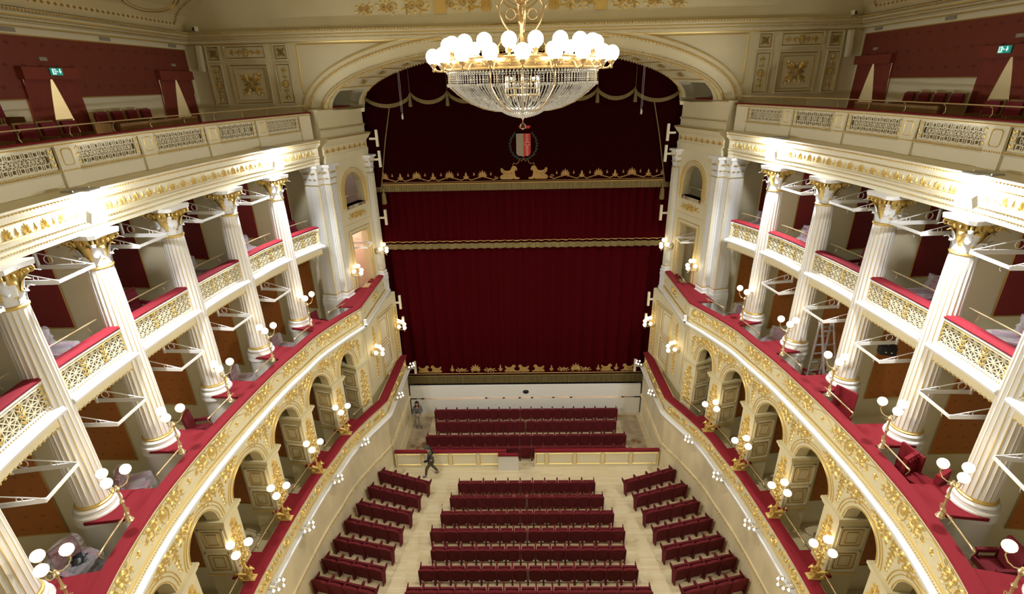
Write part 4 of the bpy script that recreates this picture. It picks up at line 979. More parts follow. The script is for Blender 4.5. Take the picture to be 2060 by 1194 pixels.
# ------------------------------------------------------------------ entablature, gallery balustrade, proscenium wall
def upper(sg):
    nm = SIDE[sg]; f = fB(sg, -1.2); s0 = -0.0
    # extend the column line smoothly to the pilaster with its own curve
    E_ = Crv([(7.75, 21.15), (8.25, 20.9), (8.75, 19.2)]+[tuple(map(abs, B.pt(s, -1.2, 0, 1)[:1]))+(B.pt(s, -1.2, 0, 1)[1],) for s in [ST[0]+.3+.6*i for i in range(30)] if s < B.L], True, .2)
    g = map_(E_, sg); L = E_.L
    T = tag(empty('entablature'), 'white and gilt entablature carried by the %s columns' % nm, 'entablature')
    prof = [(14.56, -.42), (14.56, 0), (14.69, 0), (14.70, .03), (14.82, .03), (14.84, .09), (14.90, .11), (14.92, .02), (15.18, .02), (15.20, .08), (15.26, .10), (15.28, .2), (15.33, .24), (15.35, .36), (15.46, .38), (15.50, .44), (15.54, .44), (15.56, .3), (15.56, -.42)]
    mb = MB(); sweep(mb, g, .45, L, prof, .25, closed=True); mb.build('mouldings', 'ivory', T)
    G = MB(); beads(G, g, .45, L, 14.695, .03, .022, .07); beads(G, g, .45, L, 14.83, .075, .026, .08); beads(G, g, .45, L, 15.24, .11, .024, .065); beads(G, g, .45, L, 15.47, .40, .036, .085)
    n = int((L-.5)/.22)
    for i in range(n):
        (OP if i % 2 == 0 else OSP).put(G, map_(E_, sg, .02), .5+(L-.5)*(i+.5)/n, 14.94, 1.0, 1.15 if i % 2 == 0 else 1.2, 1)
    oo = Orn(); m_ = int(L/.06); oo.ridge([(.5+(L-.5)*i/200, 14.945) for i in range(201)], .02, .02); oo.put(G, map_(E_, sg, .02)); G.build('gilding', 'gold', T)
    # proscenium part, set back
    w_ = map_(W_, sg)
    T2 = tag(empty('entablature'), 'short unlit entablature over the %s proscenium boxes' % nm, 'entablature')
    prof2 = [(14.56, -.3), (14.56, .04), (14.70, .06), (14.84, .08), (14.92, .02), (15.18, .02), (15.26, .08), (15.33, .16), (15.46, .26), (15.54, .32), (15.56, .2), (15.56, -.3)]
    mb = MB(); sweep(mb, w_, 0, W_.L+.2, prof2, .5, closed=True); mb.build('mouldings', 'cream', T2)
    G = MB(); fw = map_(W_, sg, .02); n = 16
    for i in range(n): (OP if i % 2 == 0 else OSP).put(G, fw, .08+(W_.L)*(i+.5)/n, 14.94, .85, 1.1, 1)
    sweep(G, w_, 0, W_.L, [(15.5, .29), (15.52, .335), (15.545, .33)], .5); G.build('gilding', 'golddk', T2)
    # balustrade
    D_ = -.16
    P = tag(empty('gallery_balustrade'), 'pierced flower-lattice gallery balustrade above the %s entablature' % nm, 'balustrade')
    mb = MB(); sweep(mb, g, .5, L, [(15.55, D_-.2), (15.55, D_), (15.86, D_), (15.90, D_+.05), (15.95, D_+.05), (15.97, D_-.02), (15.97, D_-.2)], .25, closed=True)
    sweep(mb, g, .5, L, [(16.42, D_-.22), (16.42, D_), (16.45, D_+.05), (16.50, D_+.06), (16.52, D_+.02), (16.52, D_-.22)], .25, closed=True); mb.build('rail_mouldings', 'ivory', P)
    mb = MB(); sweep(mb, g, .4, L, [(16.50, D_-.04), (16.55, D_-.06), (16.56, D_-.2), (16.50, D_-.75), (16.44, D_-.75)], .25, closed=True); mb.build('velvet_top', 'velvet', P, 40)
    sp = []
    for s in ST:
        x, y, _ = B.pt(s, -1.2, 0, 1); sp.append(E_.proj(x, y))
    sp = [E_.proj(8.2, 20.9)+.15]+sp; mb = MB(); ped = MB(); G = MB()
    gf = map_(E_, sg, D_)
    for i, s in enumerate(sp):
        ped = MB(); ped.hexa([g(s-.24, 15.55, D_), g(min(L, s+.24), 15.55, D_), g(min(L, s+.24), 15.55, D_+.07), g(s-.24, 15.55, D_+.07), g(s-.24, 16.45, D_), g(min(L, s+.24), 16.45, D_), g(min(L, s+.24), 16.45, D_+.05), g(s-.24, 16.45, D_+.05)])
        oo = Orn(); frame_lines(oo, s-.13, s+.13, 16.03, 16.37, .022, .02, .03); oo.put(G, map_(E_, sg, D_+.055)); ped.build('pedestal', 'ivory', P)
    ends = sp+[L]
    for a, b in zip(ends, ends[1:]):
        a += .26; b -= .26
        if b-a < .3: continue
        for u in (a+.06, b-.06):
            oo = Orn()
            for j in range(3):
                for d in (-1, 1): oo.leaf(0, .02+j*.14, pi/2-d*.5, .13, .05, .015)
            oo.put(G, gf, u, 15.99)
        for u in (a+.06, b-.06): bar2(mb, g, (u, 15.97), (u, 16.42), .13, D_-.07, D_-.012)
        a += .13; b -= .13; n = max(1, round((b-a)/.44)); W1 = (b-a)/n; z0, H = 15.97, .45; zc = z0+H/2; d0, d1 = D_-.06, D_-.005
        bar = lambda p, q_, w=.024: bar2(mb, g, p, q_, w, d0, d1)
        for k in range(n):
            c = a+W1*(k+.5)
            for (fc, R0) in (((c, zc), .105), ((c+W1/2, zc), .085)):
                if fc[0] > b: continue
                nn_ = 8
                ring = [(fc[0]+R0*cos(pi/8+pi*j/4), fc[1]+R0*sin(pi/8+pi*j/4)) for j in range(8)]
                for p, q_ in zip(ring, ring[1:]+ring[:1]): bar(p, q_, .018)
                for p in ring: bar(fc, p, .014)
            for dx in (-1, 1):
                for dz in (-1, 1):
                    x, z = c+dx*.25*W1, zc+dz*.30*H; r = .048
                    for p, q_ in (((x-r, z-r), (x+r, z-r)), ((x-r, z+r), (x+r, z+r)), ((x-r, z-r), (x-r, z+r)), ((x+r, z-r), (x+r, z+r))): bar(p, q_, .024)
                    ze = z0+H if dz > 0 else z0
                    for ex in (-1, 1): bar((x+ex*r, z+dz*r), (x+ex*.115, ze), .018); bar((x+ex*r, z-dz*r), (x+ex*.085, zc+dz*.06), .018)
            bar((c-W1/2, z0+.012), (c+W1/2, z0+.012), .03); bar((c-W1/2, z0+H-.012), (c+W1/2, z0+H-.012), .03)
            for dz in (-1, 1): bar((c, zc+dz*.105), (c, z0+H if dz > 0 else z0), .018); bar((c+W1/2, zc+dz*.085), (c+W1/2, z0+H if dz > 0 else z0), .018)
    mb.build('pierced_lattice', 'ivory', P)
    beads(G, g, .5, L, 15.925, D_+.06, .028, .06); sweep(G, g, .5, L, [(16.44, D_+.03), (16.46, D_+.07), (16.48, D_+.06)], .3); G.build('gilding', 'gold', P)
    # handrail of the gallery
    h = MB(); pts = [g(.3+(L-.3)*i/60, 16.80, D_-.25) for i in range(61)]; h.tube(pts, .018, 6)
    for i in range(2, 60, 4):
        s = .3+(L-.3)*i/60; h.tube([g(s, 16.80, D_-.25), g(s, 16.74, D_-.33), g(s, 16.62, D_-.36), g(s, 16.50, D_-.28)], .010, 5)
    tag(h.build('brass_handrail', 'brass', None, True), 'long brass handrail along the %s gallery balustrade' % nm, 'handrail')
    # solid parapet of the proscenium above the entablature
    mb = MB(); sweep(mb, w_, -.0, W_.L+.5, [(15.55, -.4), (15.55, .0), (15.8, .0), (15.84, .05), (15.9, .05), (15.93, -.03), (16.52, -.03), (16.56, .02), (16.62, .04), (16.64, 0), (16.64, -.4)], .5, closed=True); struct('wall_parapet', mb, 'cream')
    mb = MB(); sweep(mb, w_, .0, W_.L+.4, [(15.86, .045), (15.87, .07), (15.89, .06)], .5); sweep(mb, w_, .0, W_.L+.4, [(16.6, .03), (16.61, .055), (16.625, .05)], .5); tag(mb.build('trim_7', 'golddk'), kind='structure')
    mb = MB(); mb.hexa([w_(.75, 16.63, -.42), w_(2.3, 16.63, -.42), w_(2.3, 16.63, -.1), w_(.75, 16.63, -.1), w_(.75, 16.7, -.42), w_(2.3, 16.7, -.42), w_(2.3, 16.7, -.1), w_(.75, 16.7, -.1)]); tag(mb.build('window_ledge', 'velvet'), 'red velvet ledge of the small opening under the %s foot of the arch' % nm, 'ledge')
    # proscenium side wall B-C
    mb = MB(); panel_holes(mb, w_, 0, W_.L, 7.45, 14.56, [(.82, 2.02, 8.45, 11.25, 0), (.66, 2.1, 12.55, 13.15, .78)], 0, -.35, .5)
    struct('wall_proscenium', mb, 'cream')
    G = MB(); oo = Orn(); fw = map_(W_, sg, 0); c, r = 1.38, .72
    for k, wd in ((.03, .04), (.12, .03), (.22, .045)):
        oo.ridge([(c-(r+k), 12.5)]+[(c-(r+k)*cos(pi*i/24), 13.15+(.78+k)*sin(pi*i/24)) for i in range(25)]+[(c+(r+k), 12.5)], wd, .04)
    for k, wd in ((.03, .04), (.2, .045)): oo.ridge([(.82-k, 8.5), (.82-k, 11.25+k)], wd, .04); oo.ridge([(.82-k, 11.25+k), (2.02+k, 11.25+k)], wd, .04); oo.ridge([(2.02+k, 11.25+k), (2.02+k, 8.5)], wd, .04)
    for z in (11.75, 12.4): oo.line([(.3, z), (W_.L-.2, z)], .015, .008)
    oo.line([(.12, 9.1), (.12, 13.7)], .03, .03); oo.line([(2.75, 8.6), (2.75, 12.4)], .012, .008)
    oo.put(G, fw)
    for d in (-1, 1): OS.put(G, fw, 1.38+d*.05, 12.1, d*.95, .8, 1.1)
    OC.put(G, fw, 1.38, 12.1, .2, .2, .5); tag(G.build('gilt_mouldings', 'gold'), 'gilt arch, door frame and scroll mouldings on the %s proscenium wall' % nm, 'moulding')
    # room behind door and window
    mb = MB(); X = lambda u, z, d: w_(u, z, -.35-d)
    mat_ = 'room' if sg < 0 else 'ivory'
    for z0, z1 in ((7.45, 11.4), (11.5, 14.5)):
        mb.quad(X(.3, z0, 2.2), X(2.7, z0, 2.2), X(2.7, z1, 2.2), X(.3, z1, 2.2)); mb.quad(X(.3, z0, 0), X(.3, z0, 2.2), X(.3, z1, 2.2), X(.3, z1, 0)); mb.quad(X(2.7, z0, 0), X(2.7, z0, 2.2), X(2.7, z1, 2.2), X(2.7, z1, 0)); mb.quad(X(.3, z1, 0), X(2.7, z1, 0), X(2.7, z1, 2.2), X(.3, z1, 2.2)); mb.quad(X(.3, z0, 0), X(2.7, z0, 0), X(2.7, z0, 2.2), X(.3, z0, 2.2))
    struct('wall_room', mb, mat_)
    for (u, z, e, cl) in ((1.4, 10.9, 60 if sg < 0 else 3, (1, .72, .6)), (1.2, 14.1, 5 if sg < 0 else 2, (.8, .88, 1))):
        Lt = bpy.data.lights.new('box_room_light', 'POINT'); Lt.energy = e; Lt.color = cl; Lt.shadow_soft_size = .12; lo = bpy.data.objects.new('box_room_light', Lt); COL.objects.link(lo); lo.location = X(u, z, 1.2)
    mb = MB(); mb.hexa([w_(.66, 12.42, -.4), w_(2.1, 12.42, -.4), w_(2.1, 12.42, .0), w_(.66, 12.42, .0), w_(.66, 12.55, -.4), w_(2.1, 12.55, -.4), w_(2.1, 12.55, -.0), w_(.66, 12.55, -.0)]); tag(mb.build('window_ledge', 'velvet'), 'dark red velvet sill of the arched opening in the %s proscenium wall' % nm, 'ledge')
    t = MB(); t.tube([w_(.8, 12.95, -.2), w_(1.95, 12.95, -.2)], .014, 6); 
    for u in (.95, 1.8): t.tube([w_(u, 12.95, -.2), w_(u, 12.56, -.2)], .01, 5)
    tag(t.build('brass_handrail', 'brass', None, True), 'short brass handrail in the arched opening of the %s proscenium wall' % nm, 'handrail')
    # proscenium wall of the lowest tier
    A_ = Crv([(6.62, 24.25), (7.42, 20.6)], False); fa = map_(A_, sg)
    mb = MB(); panel_holes(mb, fa, 0, A_.L, 2.95, 7.7, [(.65, 1.95, 4.0, 7.0, 0)], 0, -.3, .5); struct('wall_proscenium', mb, 'cream')
    mb = MB(); mb.hexa([(sg*7.42, 20.62, 2.95), (sg*7.08, 19.9, 2.95), (sg*7.5, 19.9, 2.95), (sg*7.8, 20.62, 2.95), (sg*7.42, 20.62, 7.7), (sg*7.08, 19.9, 7.7), (sg*7.5, 19.9, 7.7), (sg*7.8, 20.62, 7.7)]); struct('wall_corner', mb, 'cream')
    c_ = empty('security_camera', (sg*6.86, 19.9, 7.93), 0, 'small white security camera on the ledge corner of the %s colonnade balcony' % nm, 'camera'); m_ = MB(); m_.box((0, 0, .12), (.13, .12, .24)); m_.box((-sg*.04, -.08, -.0), (.13, .14, .10)); m_.build('housing', 'white', c_); m_ = MB(); m_.box((-sg*.05, -.155, 0), (.07, .01, .06)); m_.build('lens', 'black', c_)
    mb = MB(); mb.hexa([fa(.65, 3.9, -.28), fa(1.95, 3.9, -.28), fa(1.95, 3.9, -.2), fa(.65, 3.9, -.2), fa(.65, 7, -.28), fa(1.95, 7, -.28), fa(1.95, 7, -.2), fa(.65, 7, -.2)])
    D = tag(empty('panelled_door'), 'tall pale panelled door in the %s proscenium wall of the lowest tier' % nm, 'door'); mb.build('leaf', 'ivory', D)
    G = MB(); oo = Orn()
    for z0, z1 in ((4.1, 5.3), (5.45, 6.85)): frame_lines(oo, .8, 1.8, z0, z1, .04, .03); frame_lines(oo, .95, 1.65, z0+.15, z1-.15, .02, .02, .05)
    oo.put(G, map_(A_, sg, -.2)); G.build('gilt_lines', 'golddk', D)
    G = MB(); oo = Orn(); F2 = map_(A_, sg, 0); frame_lines(oo, .58, 2.02, 3.9, 7.08, .05, .04); frame_lines(oo, .45, 2.15, 3.8, 7.2, .03, .03); oo.line([(3.4, 4.1), (3.4, 7.1)], .03, .02); oo.put(G, F2)
    for u in (.22, 2.62): OA.put(G, F2, u, 4.25, .8, .78, 1.1); OA.put(G, F2, u, 5.5, .8, .9, 1.1)
    OS.put(G, F2, 3.2, 7.2, .6, .7); tag(G.build('gilt_mouldings', 'gold'), 'gilt plant reliefs and door frame on the %s lowest proscenium wall' % nm, 'moulding')
    # brass handrails of the bays
    rails = []
    for lev, z, o, ex in (('B', 8.96, -.36, .60), ('A', 4.22, .05, .5)):
        for i in range(len(ST)-1):
            a, b = ST[i]+ex, ST[i+1]-ex; t = MB(); t.tube([f(a+(b-a)*j/8, z, o+1.2) for j in range(9)], .02, 6)
            for u in (a+.12, b-.12): t.tube([f(u, z, o+1.2), f(u, z-.04, o+1.12), f(u, z-.14, o+1.1), f(u, z-.24, o+1.16)], .011, 5)
            tag(t.build('brass_handrail', 'brass', None, True), 'brass handrail of the %s %s, between %s and %s columns' % (nm, LV[lev], ORD[i], ORD[i+1]), 'handrail')
    for a, b, z, o, txt in ((ST[0]-1.75, ST[0]-.65, 8.98, -.5, 'main colonnade tier'), (ST[0]-1.6, ST[0]-.5, 4.22, .05, 'lowest tier')):
        a = max(.05, a); t = MB(); t.tube([f(a+(b-a)*j/6, z, o+1.2) for j in range(7)], .02, 6)
        for u in (a+.1, b-.1): t.tube([f(u, z, o+1.2), f(u, z-.14, o+1.1), f(u, z-.24, o+1.16)], .011, 5)
        tag(t.build('brass_handrail', 'brass', None, True), 'short brass handrail beside the end pilaster, %s %s' % (nm, txt), 'handrail')
    cb = [(SP0, ST[0])]+[(ST[i], ST[i+1]) for i in range(len(ST)-1)]
    for i, (a, b) in enumerate(cb):
        a, b = max(.1, a)+.35, b-.35; t = MB(); t.tube([f(a+(b-a)*j/6, 12.52, -.36) for j in range(7)], .018, 6)
        for u in (a+.2, b-.2): t.tube([f(u, 12.52, -.36), f(u, 12.46, -.42), f(u, 12.36, -.44), f(u, 12.28, -.38)], .010, 5)
        tag(t.build('brass_handrail', 'brass', None, True), 'thin brass handrail, upper %s box front, %s' % (nm, 'beside the pilaster' if i == 0 else 'just past the %s column from the stage' % ORD[i-1]), 'handrail')
    for (ff, a, b, z, o, txt) in ((q_ := fQ(sg), 1.1, 2.3, 8.98, -.35, 'colonnade level'), (q_, 1.0, 2.4, 4.25, .25, 'lowest level')):
        t = MB(); t.tube([ff(a, z, o), ff(b, z, o)], .018, 6); 
        for u in (a+.15, b-.15): t.tube([ff(u, z, o), ff(u, z-.12, o-.06), ff(u, z-.24, o)], .010, 5)
        tag(t.build('brass_handrail', 'brass', None, True), 'brass handrail of the %s proscenium box at the %s' % (nm, txt), 'handrail')
upper(-1); upper(1)
# ------------------------------------------------------------------ chandelier
def chandelier():
    c = empty('chandelier', (0, 10.5, 16.65), 0, 'great round crystal chandelier with two rings of glowing opal globes', 'chandelier'); Z = -16.65
    def b(mb, n, m, par=None, sm=False):
        o = mb.build(n, m, par or c, sm); return o
    mb = MB(); mb.lathe([(.035, 18.0+Z), (.05, 18.05+Z), (.035, 18.1+Z), (.035, 18.45+Z), (.06, 18.5+Z), (.04, 18.55+Z), (.045, 18.75+Z), (.09, 18.78+Z), (.09, 18.82+Z), (.03, 18.86+Z), (.03, 21.9+Z)], (0, 0, 0), 14); b(mb, 'pole', 'champ', None, 40)
    for i in range(4):
        a = pi/2*i+.15; mb = MB(); P = []
        for t in range(26):       # heart-shaped scroll
            k = t/25; ang = pi*.5-k*2*pi*1.15; 
            r = .26*(1-.55*max(0, k-.55)/.45); P.append((.30+r*cos(ang)*(1 if k < .6 else .8), 18.62+r*sin(ang)))
        pts = [(.05, 18.78)]+[(.12, 18.86), (.22, 18.9), (.33, 18.87), (.40, 18.76), (.39, 18.62), (.33, 18.48), (.24, 18.36), (.2, 18.28), (.28, 18.25), (.38, 18.2), (.45, 18.1), (.44, 17.98), (.36, 17.9), (.25, 17.86)]
        mb.tube([(x*cos(a), x*sin(a), z+Z) for x, z in pts], .018, 7)
        pts = [(.06, 18.62)]+[(.2+.09*cos(pi+k*.5), 18.62+.09*sin(pi+k*.5)) for k in range(14)]; mb.tube([(x*cos(a), x*sin(a), z+Z) for x, z in pts], .010, 6)
        mb.tube([(.42*cos(a), .42*sin(a), 18.7+Z), (.47*cos(a), .47*sin(a), 18.82+Z)], .01, 5)
        b(mb, 'scroll_bracket', 'champ', None, True)
    mb = MB(); mb.lathe([(1.36, 17.70+Z), (1.41, 17.69+Z), (1.43, 17.71+Z), (1.41, 17.73+Z), (1.41, 17.86+Z), (1.43, 17.88+Z), (1.40, 17.90+Z), (1.36, 17.90+Z), (1.36, 17.70+Z)], (0, 0, 0), 80); b(mb, 'ring_band', 'champ', None, 40)
    G = MB(); fb = lambda u, v, h: ((1.412+h)*cos(u/1.41), (1.412+h)*sin(u/1.41), v)
    for i in range(20): G = MB(); oo = Orn(); oo.rosette(0, 0, .05, 6, .02); oo.leaf(.04, 0, 0, .12, .03, .015); oo.leaf(-.04, 0, pi, .12, .03, .015); oo.put(G, fb, 1.41*2*pi*(i+.5)/20, 17.795+Z); b(G, 'band_rosette', 'champ')
    # spokes
    mb = MB()
    for i in range(8): a = pi/4*i; mb.tube([(.04*cos(a), .04*sin(a), 18.02+Z), (.7*cos(a), .7*sin(a), 17.92+Z), (1.38*cos(a), 1.38*sin(a), 17.86+Z)], .014, 5)
    b(mb, 'spokes', 'champ')
    # arms with globes; built once per ring and copied round
    def arm(r0, r1, z0, zg, dip):
        m = MB(); m.tube([(r0, 0, z0+Z), (r0+.05, 0, z0-.02+Z), (r0+(r1-r0)*.45, 0, z0-dip+Z), (r0+(r1-r0)*.8, 0, z0-dip*.9+Z), (r1, 0, z0-dip*.3+Z), (r1, 0, zg-.20+Z)], .014, 6)
        a = m.build('arm', 'champ', c, True); h = MB(); h.lathe([(.015, zg-.24+Z), (.03, zg-.22+Z), (.02, zg-.19+Z), (.035, zg-.16+Z), (.06, zg-.135+Z), (.062, zg-.10+Z), (.04, zg-.10+Z)], (r1, 0, 0), 10); h.build('globe_holder', 'champ', a, 40)
        g = MB(); g.ball((r1, 0, zg+Z), .128, 18, 11); g.build('opal_globe', 'chglobe', a, True); return a
    for n, r0, r1, z0, zg, dip, ph in ((20, 1.41, 1.66, 17.80, 17.93, .11, -pi/2), (20, 1.36, 1.36, 17.9, 18.12, -.05, -pi/2+pi/20)):
        a0 = arm(r0, r1, z0, zg, dip)
        for i in range(n): a = a0 if i == 0 else copy_tree(a0, c); a.rotation_euler = (0, 0, ph+2*pi*i/n)
    # crystal bowl: strands of cut beads hung in curves
    prof = [(1.385, 17.69), (1.385, 17.44), (1.30, 17.36), (1.18, 17.26), (1.0, 17.14), (.78, 17.05), (.55, 17.0), (.30, 16.985)]
    def bead(mb, x, y, z, r, s=1.0):
        mb.add([(x-r, y, z), (x+r, y, z), (x, y-r, z), (x, y+r, z), (x, y, z-r*s), (x, y, z+r*s)], [(0, 2, 5), (2, 1, 5), (1, 3, 5), (3, 0, 5), (2, 0, 4), (1, 2, 4), (3, 1, 4), (0, 3, 4)])
    def along(P, step):
        out = []; d = 0
        for p, q in zip(P, P[1:]):
            l = hypot(q[0]-p[0], q[1]-p[1]); t = d
            while t < l: out.append((p[0]+(q[0]-p[0])*t/l, p[1]+(q[1]-p[1])*t/l)); t += step
            d = t-l
        return out
    S = [Crv([prof[0], prof[1]], False).P]+[]
    strand = along(prof, .037); mb = MB()
    for i in range(128):
        a = 2*pi*i/128
        for k, (r, z) in enumerate(strand):
            if r < .9 and i % 2: continue
            bead(mb, r*cos(a), r*sin(a), z+Z, .0135 if k % 4 else .017, 1.25)
    for i in range(150): a = 2*pi*i/150; bead(mb, 1.40*cos(a), 1.40*sin(a), 17.66+Z, .02, 1.2); bead(mb, 1.405*cos(a), 1.405*sin(a), 17.45+Z, .018, 1.8)
    b(mb, 'crystal_strands', 'crystal')
    mb = MB(); sp = along([(.40, 17.0), (.39, 16.97), (.32, 16.93), (.2, 16.89), (.06, 16.86)], .03)
    for i in range(48):
        a = 2*pi*i/48
        for k, (r, z) in enumerate(sp):
            if r < .2 and i % 2: continue
            bead(mb, r*cos(a), r*sin(a), z+Z, .016, 1.1)
    b(mb, 'lower_crystal_basket', 'crystal')
    for i in range(8):
        a = pi/8+pi/4*i; m = MB(); m.tube([((r+.012)*cos(a), (r+.012)*sin(a), z+Z-.008) for r, z in prof], .014, 5); b(m, 'gilt_rib', 'champ', None, True)
    # inner cage with lamps; the spot beneath is added to brighten the floor
    for nm_, ty, e, z in (('added_downlight', 'SPOT', 2500, 16.60), ('bowl_glow', 'POINT', 60, 17.45)):
        L = bpy.data.lights.new(nm_, ty); L.energy = e; L.color = (1, .90, .69); L.shadow_soft_size = .12 if ty == 'SPOT' else .1
        if ty == 'SPOT': L.spot_size = R(150); L.spot_blend = .5
        lo = bpy.data.objects.new(nm_, L); COL.objects.link(lo); lo.parent = c; lo.location = (0, 0, z+Z)
    m = MB(); 
    for z in (17.5, 17.38, 17.26): m.tube([(.32*cos(2*pi*i/24), .32*sin(2*pi*i/24), z+Z) for i in range(24)], .012, 5, closed=True)
    for i in range(12): a = 2*pi*i/12; m.tube([(.32*cos(a), .32*sin(a), 17.2+Z), (.32*cos(a), .32*sin(a), 17.6+Z)], .008, 4)
    m.tube([(0, 0, 16.98+Z), (0, 0, 18.0+Z)], .03, 8); b(m, 'inner_cage', 'champ')
    for i in range(8):
        a = 2*pi*i/8; m = MB(); m.ball((.30*cos(a), .30*sin(a), 17.55+Z), .022, 8, 6); b(m, 'inner_bulb', 'bulb', None, True)
    m = MB(); m.lathe([(.005, 16.86+Z), (.03, 16.85+Z), (.02, 16.83+Z), (.006, 16.8+Z), (.006, 16.74+Z)], (0, 0, 0), 8); b(m, 'finial', 'champ', None, True)
    m = MB(); m.ball((0, 0, 16.69+Z), .06, 8, 6); b(m, 'crystal_ball', 'glassball')
chandelier()
# ------------------------------------------------------------------ cornice floodlights
def flood(sg, x, y, txt, aim):
    t = empty('floodlight', (sg*x, y, 15.56), 0, txt, 'floodlight')
    mb = MB(); mb.box((0, 0, .02), (.26, .46, .04), 0); mb.box((-sg*.22, 0, .02), (.34, .40, .03)); mb.build('ledge_plate', 'grey', t)
    ax = -sg*.30; mb = MB(); mb.tube([(-sg*.1, 0, 0), (ax, 0, -.02), (ax, 0, -.42)], .014, 6); mb.build('hanger', 'grey', t)
    ang = atan2(aim[1]-y, aim[0]-sg*(x-.36)); 
    h = empty('lamp_head'); h.parent = t; h.location = (ax, 0, -.56); h.rotation_euler = (0, R(28), ang)
    bpy.data.objects.remove(h)
    import mathutils
    Rm = mathutils.Euler((0, R(26), ang)).to_matrix()
    def tr(mbx): mbx.v = [tuple(Rm @ mathutils.Vector(p)+mathutils.Vector((ax, 0, -.56))) for p in mbx.v]
    mb = MB(); mb.hexa([(-.12, -.16, -.13), (.05, -.17, -.14), (.05, .17, -.14), (-.12, .16, -.13), (-.12, -.16, .13), (.05, -.17, .14), (.05, .17, .14), (-.12, .16, .13)]); tr(mb); mb.build('lamp_housing', 'grey', t)
    mb = MB(); mb.box((.058, 0, 0), (.012, .32, .26)); tr(mb); mb.build('lamp_face', 'flood', t)
    L = bpy.data.lights.new('flood_beam', 'SPOT'); L.energy = FLOOD_W; L.color = (.95, .97, 1); L.spot_size = R(165); L.spot_blend = .6; L.shadow_soft_size = .12
    L2 = bpy.data.lights.new('flood_spill', 'POINT'); L2.energy = FLOOD_W*.13; L2.color = (.95, .97, 1); L2.shadow_soft_size = .1; l2 = bpy.data.objects.new('flood_spill', L2); COL.objects.link(l2); l2.parent = t; l2.location = (ax, 0, -.28)
    lo = bpy.data.objects.new('flood_beam', L); COL.objects.link(lo); lo.parent = t
    v = Rm @ mathutils.Vector((.10, 0, 0)); lo.location = (ax+v[0], v[1], -.56+v[2]); d = Rm @ mathutils.Vector((1, 0, -.5)); lo.rotation_euler = d.to_track_quat('-Z', 'Y').to_euler()
for sg in (-1, 1):
    flood(sg, 9.50, 10.75, 'bright white floodlight on the cornice by the fourth column from the stage, %s side' % SIDE[sg], (0, 8))
    flood(sg, 8.80, 18.15, 'bright white floodlight on the cornice by the first column from the stage, %s side' % SIDE[sg], (0, 12))
# ------------------------------------------------------------------ globe lamps
def stem(mb, prof, c=(0, 0, 0), n=10): mb.lathe(prof, c, n)
def make_candelabrum(base):
    c = empty('candelabrum' if base == 'b' else 'griffin_candelabrum'); mb = MB(); z = 0
    if base == 'b':
        stem(mb, [(.085, 0), (.09, .02), (.06, .05), (.07, .07), (.045, .12), (.03, .16), (.05, .2), (.028, .25), (.045, .3), (.022, .36), (.03, .5), (.05, .55), (.024, .6), (.02, .8), (.04, .85), (.055, .9), (.03, .94), (.02, .98)])
        for d in (-1, 1): mb.tube([(d*.03, 0, .14), (d*.1, 0, .18), (d*.13, 0, .26), (d*.08, 0, .3), (d*.05, 0, .25)], .008, 5)
        z = .98; mb.build('stem', 'brass', c, 40)
    else:
        # gilded winged griffin: lion body on a plinth, chest and head towards the hall (+x)
        mb.box((.02, 0, .02), (.42, .2, .04))
        mb.tube([(-.2, 0, .13), (-.1, 0, .17), (.02, 0, .19), (.10, 0, .27), (.13, 0, .36)], [.06, .085, .075, .075, .05], 9); mb.ball((.16, 0, .41), .055, 10, 7); mb.tube([(.19, 0, .41), (.24, 0, .39), (.245, 0, .36)], [.03, .018, .006], 6)
        for d in (-1, 1):
            mb.tube([(.08, d*.05, .22), (.11, d*.06, .12), (.12, d*.06, .05), (.18, d*.06, .045)], [.035, .025, .02, .018], 6); mb.tube([(-.16, d*.06, .14), (-.08, d*.1, .12), (-.14, d*.09, .05), (-.05, d*.09, .045)], [.05, .04, .025, .018], 6)
            mb.tube([(.14, d*.03, .46), (.13, d*.04, .5)], [.014, .003], 4)
            for k in range(4): mb.tube([(.04, d*.06, .24), (-.04-.02*k, d*(.10+.02*k), .34+.02*k), (-.12-.035*k, d*(.1+.02*k), .42-.05*k)], [.02, .02, .005], 5)
        mb.tube([(-.24, 0, .14), (-.3, 0, .2), (-.27, 0, .3), (-.31, 0, .36)], [.02, .015, .015, .006], 5); mb.build('griffin', 'gold', c, 50)
        mb = MB(); stem(mb, [(.03, .2), (.045, .3), (.03, .4), (.022, .5), (.04, .56), (.02, .62), (.018, .82), (.04, .86), (.05, .9), (.02, .96)]); z = .96
        for k in range(5): mb.tube([(0, 0, .35+.1*k), (.09*cos(k*2.1), .09*sin(k*2.1), .42+.1*k), (.07*cos(k*2.1+.3), .07*sin(k*2.1+.3), .47+.1*k)], [.012, .02, .004], 5)
        mb.build('stem', 'gold', c, 50)
    for k in range(3):
        a = 2*pi*k/3-(0 if base == 'b' else R(75)); m = MB(); m.tube([(0, 0, z-.05), (.1*cos(a), .1*sin(a), z-.08), (.19*cos(a), .19*sin(a), z-.03), (.25*cos(a), .25*sin(a), z+.08), (.25*cos(a), .25*sin(a), z+.16)], .011, 6)
        m.lathe([(.012, z+.13), (.04, z+.16), (.05, z+.18), (.048, z+.2), (.03, z+.2)], (.25*cos(a), .25*sin(a), 0), 9); ar = m.build('arm', 'brass', c, 50)
        m = MB(); m.ball((.25*cos(a), .25*sin(a), z+.29), .108, 16, 10); m.build('opal_globe', 'globe', ar, True)
    return c
cb_ = make_candelabrum('b'); ca_ = make_candelabrum('g'); ca_.scale = (1.12, 1.12, 1.0); first = True
fB_ = [(8.47, 18.2), (8.74, 15.42), (8.95, 12.98), (9.0, 10.64), (8.80, 8.40), (8.38, 6.35)]
fA_ = [(7.56, 17.5), (7.88, 15.22), (8.20, 12.97), (8.36, 10.71), (8.25, 8.5)]
